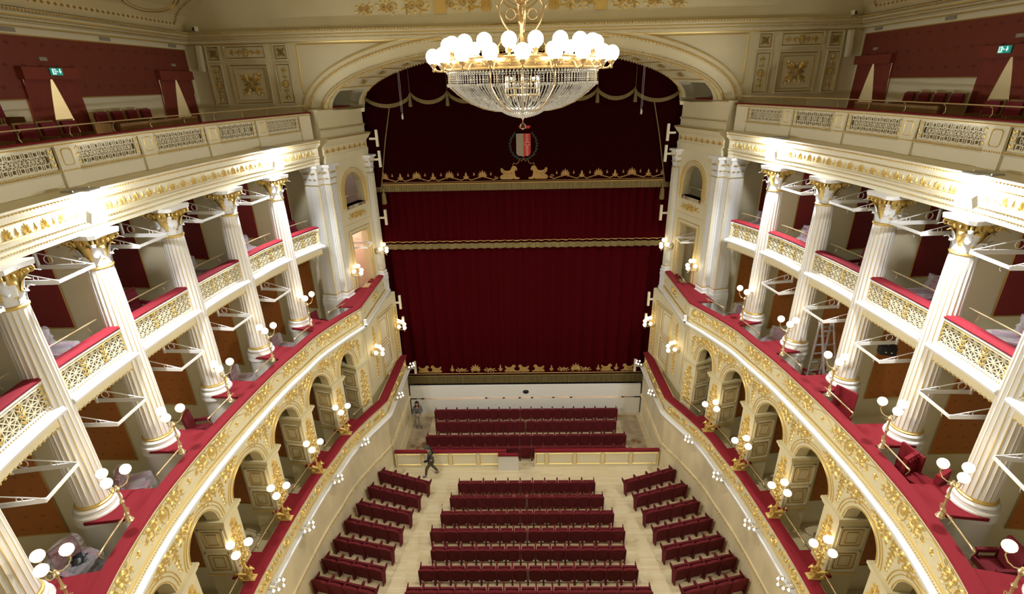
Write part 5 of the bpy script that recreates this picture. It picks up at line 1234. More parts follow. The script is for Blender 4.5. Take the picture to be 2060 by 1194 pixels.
for sg in (-1, 1):
    for i, (x, y) in enumerate(fB_):
        put(cb_, first and sg == -1, (sg*x, y, 8.74), R(-90)-sg*R(18), 'brass three-globe lamp before the %s column from the stage, %s colonnade rail' % (ORD[i], SIDE[sg]), 'candelabra on the colonnade rail'); first = False
    for i, (x, y) in enumerate(fA_):
        ol = put(ca_, i == 0 and sg == -1, (sg*x, y, 4.03), pi if sg > 0 else 0, 'three-globe lamp on gilded griffin, %s from the stage on the %s lowest rail' % (ORD[i], SIDE[sg]), 'griffin lamps on the lowest rail')
        for ch in (ol.children if sg > 0 else ()):
            if ch.name.startswith('arm'): ch.rotation_euler = (0, 0, pi)
for o in COL.objects:
    if o.name.startswith(('candelabrum', 'griffin_candelabrum')): o['category'] = 'lamp'
def make_sconce():
    c = empty('globe_sconce'); mb = MB(); mb.lathe([(.10, 0), (.11, .02), (.07, .04), (.03, .06)], (0, 0, 0), 12); mb.v = [(p[2], p[1], p[0]*1.5) for p in mb.v]; mb.build('wall_plate', 'brass', c, 50)
    for k, (y, x, z) in enumerate(((-.36, .24, .16), (.36, .24, .16), (-.22, .52, .0), (.22, .52, .0), (0, .42, .28))):
        m = MB(); m.tube([(.04, 0, 0), (x*.4, y*.4, -.12), (x*.85, y*.9, -.10), (x, y, z-.2), (x, y, z-.1)], .011, 6); m.lathe([(.01, z-.13), (.045, z-.1), (.045, z-.08), (.02, z-.08)], (x, y, 0), 8); a = m.build('arm', 'brass', c, 50)
        m = MB(); m.ball((x, y, z+.01), .092, 14, 9); m.build('opal_globe', 'globe', a, True)
    return c
sc0 = make_sconce(); first = True
for sg in (-1, 1):
    for x, y, z, txt in ((7.9, 21.75, 9.65, 'left of the upper doorway' if sg < 0 else 'right of the upper doorway'), (7.22, 23.9, 10.0, 'beside the slim stage-edge pilaster'), (6.72, 23.75, 5.9, 'stage side of the lower door'), (7.28, 21.3, 5.75, 'pit side of the lower door')):
        o = put(sc0, first, (sg*x, y, z), (pi if sg > 0 else 0)-sg*.25, 'five-globe brass wall light, %s, %s proscenium wall' % (txt, SIDE[sg]), 'five-globe wall lights'); o['category'] = 'wall lamp'; first = False
def make_crystal():
    c = empty('crystal_sconce'); mb = MB(); mb.tube([(-.25, 0, .05), (0, 0, 0), (.08, 0, -.05)], .014, 6); mb.ball((.05, 0, -.02), .045, 9, 6); mb.build('bracket', 'brass', c, 50)
    for k in range(5):
        a = -pi*.62+pi*1.24*k/4; x, y = .06+.17*cos(a), .2*sin(a); z = .05+.04*(k % 2)
        m = MB(); m.tube([(.05, 0, -.02), (x*.6, y*.6, -.05), (x, y, z-.06)], .007, 5); ar = m.build('arm', 'brass', c, True)
        m = MB(); m.lathe([(.02, z-.06), (.05, z-.03), (.062, z+.02), (.055, z+.07), (.058, z+.08)], (x, y, 0), 10); m.build('glass_cup', 'glassball', ar, True)
        m = MB(); m.ball((x, y, z+.03), .026, 8, 6, sz=1.5); m.build('bulb', 'bulb', ar, True)
    m = MB()
    for k in range(14):
        a = 2*pi*k/14; r = .1; m.ball((.05+r*cos(a), r*sin(a), -.07-.02*(k % 3)), .014, 5, 4, sz=1.8)
    m.build('crystal_drops', 'crystal', c); return c
cr0 = make_crystal(); first = True
for sg in (-1, 1):
    for i, (x, y) in enumerate(((6.23, 24.1), (6.22, 21.22), (6.96, 17.7), (7.38, 15.5), (7.64, 13.18), (7.73, 10.95))):
        o = put(cr0, first, (sg*x, y, 3.34), (pi if sg > 0 else 0), 'small crystal sconce, clear glass cups, %s from the stage, %s white ledge' % (ORD[i], SIDE[sg]), 'crystal sconces of the lowest tier'); o['category'] = 'wall lamp'; first = False
# ------------------------------------------------------------------ white lighting brackets
def make_bracket():
    c = empty('lighting_bracket'); mb = MB(); w = .5     # front bar along y at x=0, arms run to x=-1.15
    mb.box((0, 0, 0), (.035, 2*w, .06)); mb.build('front_bar', 'white', c)
    for d in (-1, 1):
        m = MB(); m.box((-.6, d*w, 0), (1.2, .03, .10)); m.tube([(0, d*w, .03), (-.55, d*w, .17), (-1.2, d*w, .33)], .013, 5); m.tube([(-.42+.05*cos(2*pi*i/12), d*w, .085+.05*sin(2*pi*i/12)) for i in range(12)], .008, 5, closed=True); m.tube([(-.95+.09*cos(2*pi*i/14), d*w, .16+.09*sin(2*pi*i/14)) for i in range(14)], .009, 5, closed=True); m.box((-1.2, d*w, .14), (.05, .05, .4)); m.build('side_arm', 'white', c)
    m = MB(); m.tube([(0, .3, -.03), (0, .3, -.1), (.0, .33, -.13)], .008, 5); m.build('hook', 'steel', c); return c
br0 = make_bracket(); first = True
for sg in (-1, 1):
    for lev, z, o in (('main', 10.5, -.75), ('upper', 13.97, -.85)):
        for i in range(len(ST)-1):
            s = (ST[i]+ST[i+1])/2 + .05; p = B.pt(s, o, z, sg); nn = B.nrm(s)
            ob = put(br0, first, p, atan2(nn[1], sg*nn[0]), 'white bracket frame %s, between %s and %s columns, %s side' % ('under the upper box fronts' if lev == 'main' else 'under the entablature', ORD[i], ORD[i+1], SIDE[sg]), 'white lighting brackets'); ob['category'] = 'bracket'; first = False
    ob = put(br0, False, (sg*7.15, 22.9, 10.6), pi if sg > 0 else 0, 'white lighting bracket frame in the doorway of the %s proscenium wall' % SIDE[sg]); ob.scale = (.8, .8, .8)
# ------------------------------------------------------------------ vertical bar lights at the stage edge
def make_bar():
    c = empty('stage_bar_light'); mb = MB(); mb.box((0, 0, 0), (.11, .12, .74)); mb.build('lamp_bar', 'ivory', c); mb = MB(); mb.box((.2, 0, -.02), (.3, .08, .09)); mb.build('mounting_arm', 'ivory', c); return c
tb0 = make_bar(); first = True
for sg in (-1, 1):
    for z, x, txt in ((15.25, 6.60, 'topmost, level with the entablature'), (14.33, 6.58, 'beside the slim capital'), (11.58, 6.62, 'level with the gilt door head'), (7.1, 6.40, 'upper one of the lowest tier'), (5.9, 6.34, 'lower one of the lowest tier'), (3.2, 5.98, 'lowest, beside the curtain hem')):
        if z == 3.2: x = 5.98
        o = put(tb0, first, (sg*x, 24.25, z), 0 if sg > 0 else pi, 'white vertical bar light at the %s stage edge, %s' % (SIDE[sg], txt), 'vertical bar lights at the stage'); o['category'] = 'stage light'; first = False
# ------------------------------------------------------------------ theatre seats
def make_seat():
    c = empty('theatre_chair'); w = .485
    # curved top backrest
    mb = MB(); V = []; n = 10
    for side, y in ((0, -.05), (1, .05)):
        for i in range(n+1):
            u = -1+2*i/n; x = u*w/2; zt = .80+.05*(1-u*u); yy = y
            V.append((x, yy-.10+.0, zt)); V.append((x*.98, yy+.0, .22))
    o = 0; k = 2*(n+1); F = []
    for i in range(n):
        a = 2*i; F += [(a, a+1, a+3, a+2), (k+a, k+a+2, k+a+3, k+a+1), (a, a+2, k+a+2, k+a), (a+1, k+a+1, k+a+3, a+3)]
    F += [(0, k, k+1, 1), (2*n, 2*n+1, k+2*n+1, k+2*n)]
    mb.add(V, F); br = mb.build('backrest', 'seatred', c, 30)
    mb = MB(); mb.box((0, .115, .50), (w-.04, .09, .40), tilt=-.18); mb.build('folded_seat_cushion', 'seatred', c)
    for d in (-1, 1):
        m = MB(); x = d*.259; P = [(-.13, .02), (.06, .02), (.14, .5), (.33, .60), (.34, .67), (.02, .69), (-.15, .86), (-.17, .76)]
        V = [(x-.0145, y, z) for y, z in P]+[(x+.0145, y, z) for y, z in P]; q = len(P)
        m.add(V, [tuple(range(q)), tuple(range(2*q-1, q-1, -1))]+[(i, i+q, (i+1) % q+q, (i+1) % q) for i in range(q)]); m.box((x, .16, .685), (.029, .38, .05)); m.build('armrest', 'seatred', c)
    m = MB(); m.box((0, 0, .17), (.34, .05, .10)); m.build('foot', 'seatred', c); return c
seat0 = make_seat(); first = True
rows = [(18.15, -3.10, 3.10, 11, 'front row of the middle block'), (17.27, -3.36, 3.36, 12, 'second row of the middle block'), (16.36, -3.64, 3.64, 13, 'third row of the middle block'), (15.45, -3.93, 3.93, 14, 'fourth row of the middle block'), (14.56, -3.76, 3.80, 13, 'fifth row of the middle block'), (13.68, -4.08, 4.08, 14, 'sixth row of the middle block'), (12.80, -4.40, 4.40, 15, 'seventh row of the middle block'),
        (23.72, -5.02, 5.08, 17, 'pit row nearest the stage'), (22.62, -4.80, 4.82, 16, 'second pit row from the stage'), (21.48, -5.12, 5.12, 17, 'third pit row from the stage'), (20.55, -4.95, 4.95, 17, 'pit row just behind the barrier')]
def cname(i, n): 
    c = ['first', 'second', 'third', 'fourth', 'fifth', 'sixth', 'seventh', 'eighth']
    return (c[i]+' seat from the left end') if i < (n+1)//2 else (c[n-1-i]+' seat from the right end' if n-1-i < 8 else 'seat by the centre')
for y, x0, x1, n, txt in rows:
    for i in range(n):
        x = x0+(x1-x0)*(i+.5)/n; cen = n % 2 and i == n//2
        o = put(seat0, first, (x, y, 0), 0, 'red velvet theatre seat, %s, %s' % ('centre seat' if cen else cname(i, n), txt), 'red theatre seats'); o.scale = ((x1-x0)/n/.55, 1, 1); o['category'] = 'theatre seat'; first = False
sl = [((6.86, 18.95), (4.47, 18.13)), ((7.12, 17.97), (4.73, 17.25)), ((7.35, 16.98), (4.93, 16.35)), ((7.58, 16.04), (5.14, 15.44)), ((7.72, 15.1), (5.28, 14.55)), ((7.86, 14.2), (5.42, 13.66)), ((7.92, 13.3), (5.5, 12.75))]
rn = ['front row', 'second row', 'third row', 'fourth row', 'fifth row', 'sixth row', 'seventh row']
for sg in (-1, 1):
    for k, (a, b) in enumerate(sl):
        for i in range(4):
            t = (i+.5)/4; x, y = a[0]+(b[0]-a[0])*t, a[1]+(b[1]-a[1])*t; rz = atan2(a[1]-b[1], a[0]-b[0])
            o = put(seat0, False, (sg*x, y, 0), sg*rz, 'red velvet theatre seat, %s from the wall, %s of the %s side block' % (['first', 'second', 'third', 'last'][i], rn[k], SIDE[sg]), 'red theatre seats'); o.scale = (hypot(a[0]-b[0], a[1]-b[1])/4/.55, 1, 1)
# small things on the floor
mb = MB(); mb.lathe([(.03, 0), (.035, .02), (.035, .14), (.015, .19), (.014, .22)], (0, 0, 0), 10); o = mb.build('water_bottle', 'glassball', None, True); o.location = (-3.62, 16.66, .72); tag(o, 'clear plastic bottle on the left armrest of the third middle row', 'bottle')
mb = MB(); mb.box((0, 0, .07), (.2, .12, .14)); mb.box((0, .0, .15), (.12, .03, .05)); o = mb.build('black_bag', 'black'); o.location = (-3.15, 16.1, 0); tag(o, 'little black bag on the floor behind the third middle row', 'bag')
for i in range(11):
    mb = MB(); mb.lathe([(.10, 0), (.12, .01), (.12, .02), (.07, .022), (.06, .012), (.0001, .012)], (0, 0, 0), 16); o = mb.build('floor_grille', 'wood'); sgn = -1 if i < 7 else 1
    o.location = (sgn*(5.35+.28*(i % 3)), 21.2+.30*(i//3 % 3)+(.12 if i % 2 else 0), .013)
    tag(o, 'round floor air outlet beside the pit seats, %s of the %s cluster' % ((ORD+['seventh'])[i if i < 7 else i-7], 'left' if sgn < 0 else 'right'), 'air outlet', 'round floor air outlets at the %s' % ('left' if sgn < 0 else 'right'))
# ------------------------------------------------------------------ people
def skin(name, J, E_, m, parent, sub=1):
    me = bpy.data.meshes.new(name); me.from_pydata([j[:3] for j in J], E_, []); o = bpy.data.objects.new(name, me); COL.objects.link(o)
    md = o.modifiers.new('skin', 'SKIN'); md.use_smooth_shade = True
    for i, j in enumerate(J): r = j[3]; me.skin_vertices[0].data[i].radius = (r, j[4] if len(j) > 4 else r)
    me.skin_vertices[0].data[0].use_root = True
    s = o.modifiers.new('sub', 'SUBSURF'); s.levels = sub; s.render_levels = sub
    me.materials.append(M[m]); o.parent = parent; return o
def person(loc, rz, label, P, mats):
    """P: joints in local space, facing +y"""
    r = empty('person', loc, rz, label, 'person')
    pel, ch, nk = P['pelvis'], P['chest'], P['neck']; J = [(*pel, .125, .10), (*[(pel[i]+ch[i])/2 for i in range(3)], .12, .095), (*ch, .15, .10), (*nk, .055)]; Ed = [(0, 1), (1, 2), (2, 3)]
    hd = P['head']; J.append((hd[0], hd[1], hd[2]-.03, .065)); Ed.append((3, 4)); J.append((hd[0], hd[1], hd[2]+.05, .075)); Ed.append((4, 5))
    def chain(start, pts):
        k = start
        for p in pts: J.append(p); Ed.append((k, len(J)-1)); k = len(J)-1
        return k
    for s in ('l', 'r'):
        sh, el, wr = P['sh'+s], P['el'+s], P['wr'+s]; chain(2, [(*sh, .058), (*el, .043), (*wr, .028)])
        hp, kn, an, to = P['hp'+s], P['kn'+s], P['an'+s], P['to'+s]; chain(0, [(*hp, .085), (*kn, .058), (*an, .038), (*to, .032)])
    body = skin('body', J, Ed, 'skin', r)
    # hands with five fingers
    for s in ('l', 'r'):
        el, wr = P['el'+s], P['wr'+s]; d = [wr[i]-el[i] for i in range(3)]; l = sqrt(sum(x*x for x in d)); d = [x/l for x in d]; sx = [d[1], -d[0], 0]; l = hypot(sx[0], sx[1]) or 1; sx = [x/l for x in sx]
        if l < .2: sx = [1, 0, 0]
        m = MB(); q = lambda a, b, c=0: tuple(wr[i]+d[i]*a+sx[i]*b+(0, 0, -1)[i]*c for i in range(3))
        m.tube([q(-.01, 0), q(.04, 0), q(.085, 0, .005)], [.026, .036, .03], 8)
        for k, ln in enumerate((.062, .075, .07, .055)): b = -.027+.018*k; m.tube([q(.075, b), q(.075+ln*.5, b*1.15, .008), q(.075+ln, b*1.1, .028)], [.0095, .0085, .006], 6)
        m.tube([q(.02, .03), q(.05, .052, .01), q(.078, .055, .022)], [.011, .009, .007], 6); m.build('hand', 'skin', r, True)
    # face
    fy = P.get('face', (0, 1, 0)); l = sqrt(sum(x*x for x in fy)); fy = [x/l for x in fy]; fx = [fy[1], -fy[0], 0]
    hq = lambda a, b, c: (hd[0]+fx[0]*a+fy[0]*b, hd[1]+fx[1]*a+fy[1]*b, hd[2]+fy[2]*b+c)
    m = MB(); m.ball(hq(0, .01, .02), .094, 14, 10, sz=1.25); m.tube([hq(0, .09, .03), hq(0, .118, -.005), hq(0, .1, -.012)], [.008, .015, .01], 6)
    for d in (-1, 1): m.ball(hq(d*.092, 0, .01), .02, 6, 5, sz=1.5)
    m.build('face', 'skin', body, True)
    m = MB(); 
    for d in (-1, 1): m.ball(hq(d*.034, .088, .035), .011, 6, 5)
    m.box(hq(0, .096, -.045), (.04, .01, .008)); m.build('eyes_and_mouth', 'hairdk', body)
    # hair or cap
    m = MB(); kind = mats.get('hairkind', 'short')
    m.ball(hq(0, -.018, .055), .103, 14, 9, sz=1.05)
    if kind == 'long':
        for a in (-1, 1): m.tube([hq(a*.07, -.03, .09), hq(a*.1, -.02, 0), hq(a*.095, -.01, -.12), hq(a*.08, .03, -.2)], [.04, .04, .04, .02], 8)
        m.tube([hq(0, -.08, .05), hq(0, -.09, -.08), hq(0, -.07, -.2)], [.06, .07, .04], 8)
    if kind == 'cap': m.lathe([(.11, 0), (.09, .01)], hq(0, .05, .07), 12)
    m.build(mats.get('hairname', 'hair'), mats['hair'], r, True)
    # clothing follows the body
    J2 = [(pel[0], pel[1], pel[2]-.10, .165, .135), (*[(pel[i]+ch[i])/2 for i in range(3)], .145, .12), (*ch, .175, .125), (nk[0], nk[1], nk[2]-.02, .075)]; E2 = [(0, 1), (1, 2), (2, 3)]
    for s in ('l', 'r'):
        sh, el, wr = P['sh'+s], P['el'+s], P['wr'+s]; k = len(J2); J2 += [(*sh, .075), (*el, .058), (*[wr[i]*.92+el[i]*.08 for i in range(3)], .042)]; E2 += [(2, k), (k, k+1), (k+1, k+2)]
    skin('jacket', J2, E2, mats['top'], r)
    J3 = [(*pel, .15, .12)]; E3 = []
    for s in ('l', 'r'):
        hp, kn, an = P['hp'+s], P['kn'+s], P['an'+s]; k = len(J3); J3 += [(*hp, .105), (*kn, .078), (*[an[i]*.92+kn[i]*.08 for i in range(3)], .062)]; E3 += [(0, k), (k, k+1), (k+1, k+2)]
    skin('trousers', J3, E3, mats['legs'], r)
    for s in ('l', 'r'):
        an, to = P['an'+s], P['to'+s]; m = MB(); m.tube([(an[0]*1.2-to[0]*.2, an[1]*1.2-to[1]*.2, .05+to[2]-.04), (an[0], an[1], .065+to[2]-.04), (to[0], to[1], .045+to[2]-.04), (to[0]*1.15-an[0]*.15, to[1]*1.15-an[1]*.15, .035+to[2]-.04)], [.035, .05, .045, .025], 8); m.build('shoe', mats['shoe'], r, True)
    return r
PA = dict(pelvis=(0, 0, .93), chest=(0, .04, 1.30), neck=(0, .07, 1.50), head=(0, .12, 1.62), shl=(-.19, .03, 1.40), shr=(.19, .03, 1.40), ell=(-.27, .12, 1.13), elr=(.25, -.10, 1.14), wrl=(-.22, .32, 1.05), wrr=(.24, .03, .95), hpl=(-.09, 0, .88), hpr=(.09, 0, .88), knl=(-.10, .24, .50), knr=(.10, -.04, .49), anl=(-.10, .30, .08), anr=(.10, -.30, .12), tol=(-.10, .44, .05), tor=(.10, -.17, .05), face=(0, 1, -.25))
a = person((-4.55, 19.48, 0), R(100), 'person in olive jacket and trousers with dark sleeves striding left beside the orchestra barrier', PA, dict(hair='greeng', hairkind='cap', hairname='hood', top='olive', legs='olive', shoe='greyj'))
m = MB(); m.tube([(-.19, .03, 1.40), (-.28, .12, 1.13), (-.22, .30, 1.05)], [.085, .07, .05], 8); m.tube([(.19, .03, 1.40), (.26, -.10, 1.14), (.24, .02, .96)], [.085, .07, .05], 8); m.build('dark_sleeves', 'navy', a, True)
PB = dict(pelvis=(0, 0, .93), chest=(0, .02, 1.30), neck=(0, .04, 1.49), head=(0, .08, 1.61), shl=(-.18, .02, 1.39), shr=(.18, .02, 1.39), ell=(-.24, .05, 1.12), elr=(.24, .05, 1.12), wrl=(-.09, .27, 1.10), wrr=(.09, .27, 1.08), hpl=(-.09, 0, .88), hpr=(.09, 0, .88), knl=(-.10, .05, .49), knr=(.09, .01, .49), anl=(-.12, 0, .08), anr=(.09, -.05, .08), tol=(-.13, .14, .05), tor=(.1, .10, .05), face=(.1, 1, -.55))
b_ = person((-5.85, 23.2, 0), R(188), 'person in grey jacket and pale trousers standing by the left pit wall, looking down', PB, dict(hair='hairdk', hairkind='long', top='greyj', legs='khaki', shoe='greyj'))
m = MB(); m.box((0, .36, 1.12), (.09, .15, .012), rz=.2, tilt=.3); m.build('held_phone', 'board', b_)
PC = dict(pelvis=(0, -.25, .95), chest=(0, .0, 1.28), neck=(0, .13, 1.45), head=(0, .2, 1.55), shl=(-.19, .02, 1.38), shr=(.19, .02, 1.38), ell=(-.22, .3, 1.25), elr=(.22, .28, 1.22), wrl=(-.14, .56, 1.12), wrr=(.16, .54, 1.08), hpl=(-.09, -.25, .90), hpr=(.09, -.25, .90), knl=(-.10, -.12, .49), knr=(.1, -.14, .49), anl=(-.1, -.22, .08), anr=(.1, -.22, .08), tol=(-.1, -.08, .05), tor=(.1, -.08, .05), face=(0, 1, -.3))
pp = B.pt(ST[0]-.95, -2.75, 11.36, -1)
person(pp, R(-35), 'grey-haired person in dark shirt leaning over the rail of the upper left box', PC, dict(hair='hairgr', top='greeng', legs='navy', shoe='black'))
# ------------------------------------------------------------------ chairs in the boxes, wrapped in clear film
def make_chair(wrap):
    c = empty('box_armchair'); mb = MB(); mb.box((0, 0, .40), (.52, .5, .12)); mb.build('seat_cushion', 'chairred', c)
    mb = MB(); V = []
    mb.hexa([(-.26, -.26, .42), (.26, -.26, .42), (.26, -.19, .42), (-.26, -.19, .42), (-.25, -.34, 1.0), (.25, -.34, 1.0), (.25, -.27, 1.0), (-.25, -.27, 1.0)]); mb.build('backrest', 'chairred', c)
    for d in (-1, 1): m = MB(); m.box((d*.27, 0, .6), (.07, .44, .08)); m.box((d*.27, .18, .46), (.05, .05, .3)); m.build('armrest', 'chairred', c)
    for dx in (-1, 1):
        for dy in (-1, 1): m = MB(); m.tube([(dx*.22, dy*.2, .36), (dx*.23, dy*.22, 0)], [.025, .015], 6); m.build('leg', 'wood', c)
    if wrap:
        rnd = random.Random(3); m = MB(); n1, n2 = 18, 16
        for j in range(n2+1):
            t = j/n2; z = .12+.95*t
            for i in range(n1):
                a = 2*pi*i/n1; rx, ry = .36*(1-.25*t**3), .36*(1-.2*t**3)
                sx = max(-1, min(1, 1.35*cos(a))); sy = max(-1, min(1, 1.35*sin(a)))
                y = ry*sy; 
                if t > .62 and y > -.12: y = -.16+ (.04*sy)
                m.v.append((rx*sx+rnd.uniform(-.035, .035), y-.1*max(0, t-.4)+rnd.uniform(-.035, .035), z+rnd.uniform(-.025, .025)))
        for j in range(n2):
            for i in range(n1): m.f.append((j*n1+i, j*n1+(i+1) % n1, (j+1)*n1+(i+1) % n1, (j+1)*n1+i)); m.mi.append(0)
        m.f.append(tuple(n2*n1+i for i in range(n1))); m.mi.append(0); m.build('clear_film_wrap', 'plastic', c)
    return c
ch_w, ch_p = make_chair(True), make_chair(False); fw_, fp_ = True, True; rnd = random.Random(11)
nb = ['beside the end pilaster', 'between first and second columns', 'between second and third columns', 'between third and fourth columns', 'between fourth and fifth columns', 'between fifth and sixth columns']
segs = [(ST[0]-2.0, ST[0])]+[(ST[i], ST[i+1]) for i in range(5)]
for sg in (-1, 1):
    for lev, z, o0 in (('main colonnade', 7.45, -1.3), ('upper', 11.36, -1.95), ('lowest', 2.95, -1.0)):
        for i, (a, b) in enumerate(segs):
            for j, (k, dd) in enumerate(((.42, .05), (.66, .75))):
                if lev == 'lowest' and j == 0: continue
                if sg > 0 and lev[0] == 'm' and i in (3, 4) and j == 0: continue
                if lev == 'upper' and sg < 0 and i == 0 and j == 1: continue
                s = a+(b-a)*k; dark = (i+j+(sg > 0)) % 3 == 0; p = B.pt(max(.1, s), o0-dd-rnd.uniform(0, .2), z, sg); nn = B.nrm(max(.1, s)); rz = atan2(nn[1], sg*nn[0])-pi/2+rnd.uniform(-.5, .5)
                if i == 0 and lev == 'main colonnade': p = (p[0]+sg*.1, p[1], p[2])
                lab = '%s armchair, %s tier %s, %s, %s' % ('bare dark red' if dark else 'film-wrapped red', lev, SIDE[sg], nb[i], 'stage-side one' if j == 0 else 'rear one')
                o = put(ch_p if dark else ch_w, fp_ if dark else fw_, p, rz, lab, 'armchairs in the boxes'); o['category'] = 'armchair'
                if lev[0] == 'm': o.scale = (1, 1, 1.12)
                if dark: fp_ = False
                else: fw_ = False
# tufted red seat lying by the right-hand rail
p = B.pt((ST[3]+ST[4])/2+.25, -.95, 7.9, 1)
t = empty('tufted_armchair', p, R(-62), 'buttoned red velvet seat box standing open at the right rail between fourth and fifth columns', 'seat')
mb = MB(); mb.hexa([(-.36, -.3, .5), (.36, -.3, .5), (.36, .2, .5), (-.36, .2, .5), (-.36, -.3, .58), (.36, -.3, .58), (.36, .2, .58), (-.36, .2, .58)]); mb.box((0, -.02, .25), (.7, .46, .5)); mb.build('base', 'velvet', t)
for d, nme in ((1, 'side_cushion'), (-1, 'back_cushion')):
    mb = MB(); mb.box((d*.34, -.05, .82), (.09, .5, .5), tilt=0)
    for i in range(4):
        for j in range(4): mb.ball((d*.34-d*.05, -.22+.12*i, .66+.11*j), .045, 6, 4)
    mb.build(nme, 'velvet', t)
p = B.pt(ST[2]+1.15, -1.2, 7.45, 1)
for k, (u, txt) in enumerate(((ST[2]+.75, 'third and fourth'), (ST[3]+.85, 'fourth and fifth'))):
    t = empty('upright_velvet_board', B.pt(u, -.95, 7.45, 1), R(30-20*k), 'red velvet board leaning upright in the right box between %s columns' % txt, 'seat back'); m = MB(); m.box((0, 0, .75), (.06, .62, 1.5), tilt=0); m.build('board', 'velvet', t)
# aluminium stepladder in the right box between second and third columns
p = B.pt(ST[1]+1.15, -1.3, 7.45, 1); t = empty('stepladder', p, R(10), 'tall aluminium stepladder standing in the right box between second and third columns', 'ladder')
for nme, y0, y1, n in (('front_rails', .0, .0, 8), ('rear_rails', -1.05, -.08, 6)):
    m = MB(); H = 2.75
    for d in (-.24, .24): m.hexa([(d-.02, y0-.035, 0), (d+.02, y0-.035, 0), (d+.02, y0+.035, 0), (d-.02, y0+.035, 0), (d*.85-.02, y1-.035, H), (d*.85+.02, y1-.035, H), (d*.85+.02, y1+.035, H), (d*.85-.02, y1+.035, H)])
    s_ = m.build(nme, 'steel', t); m = MB()
    for i in range(1, n+1): k = i/(n+.6); m.box((0, y0+(y1-y0)*k, H*k), (.46, .06, .03))
    m.build('rungs', 'steel', s_)
# hanging black loudspeaker under the upper balcony, right
p = B.pt(ST[2]+.55, -2.0, 10.1, 1); t = empty('hanging_loudspeaker', p, R(-20), 'small black loudspeaker hanging in the right box past the third column from the stage', 'loudspeaker')
m = MB(); m.hexa([(-.2, -.12, -.12), (.2, -.12, -.12), (.22, .12, -.12), (-.22, .12, -.12), (-.2, -.12, .12), (.2, -.12, .12), (.22, .12, .16), (-.22, .12, .16)]); m.build('cabinet', 'black', t)
m = MB(); m.tube([(0, 0, .1), (.05, .05, .55), (0, .1, 1.0)], .03, 6); m.build('bracket', 'black', t)
m = MB(); m.ball((-.06, -.13, -.02), .02, 6, 4); m.ball((.08, -.13, -.02), .02, 6, 4); m.build('indicator_lamps', 'board', t)
# black plastic sack in the near left box
rnd = random.Random(5); m = MB(); m.ball((0, 0, .42), .34, 18, 12, sz=1.2); m.v = [(x+rnd.uniform(-.04, .04), y+rnd.uniform(-.04, .04), z+rnd.uniform(-.04, .04)) for x, y, z in m.v]; o = m.build('black_sack', 'black', None, True); o.location = B.pt((ST[4]+ST[5])/2-.2, -1.35, 7.45, -1); tag(o, 'crumpled black plastic sack in the near left box behind the lamp', 'sack')
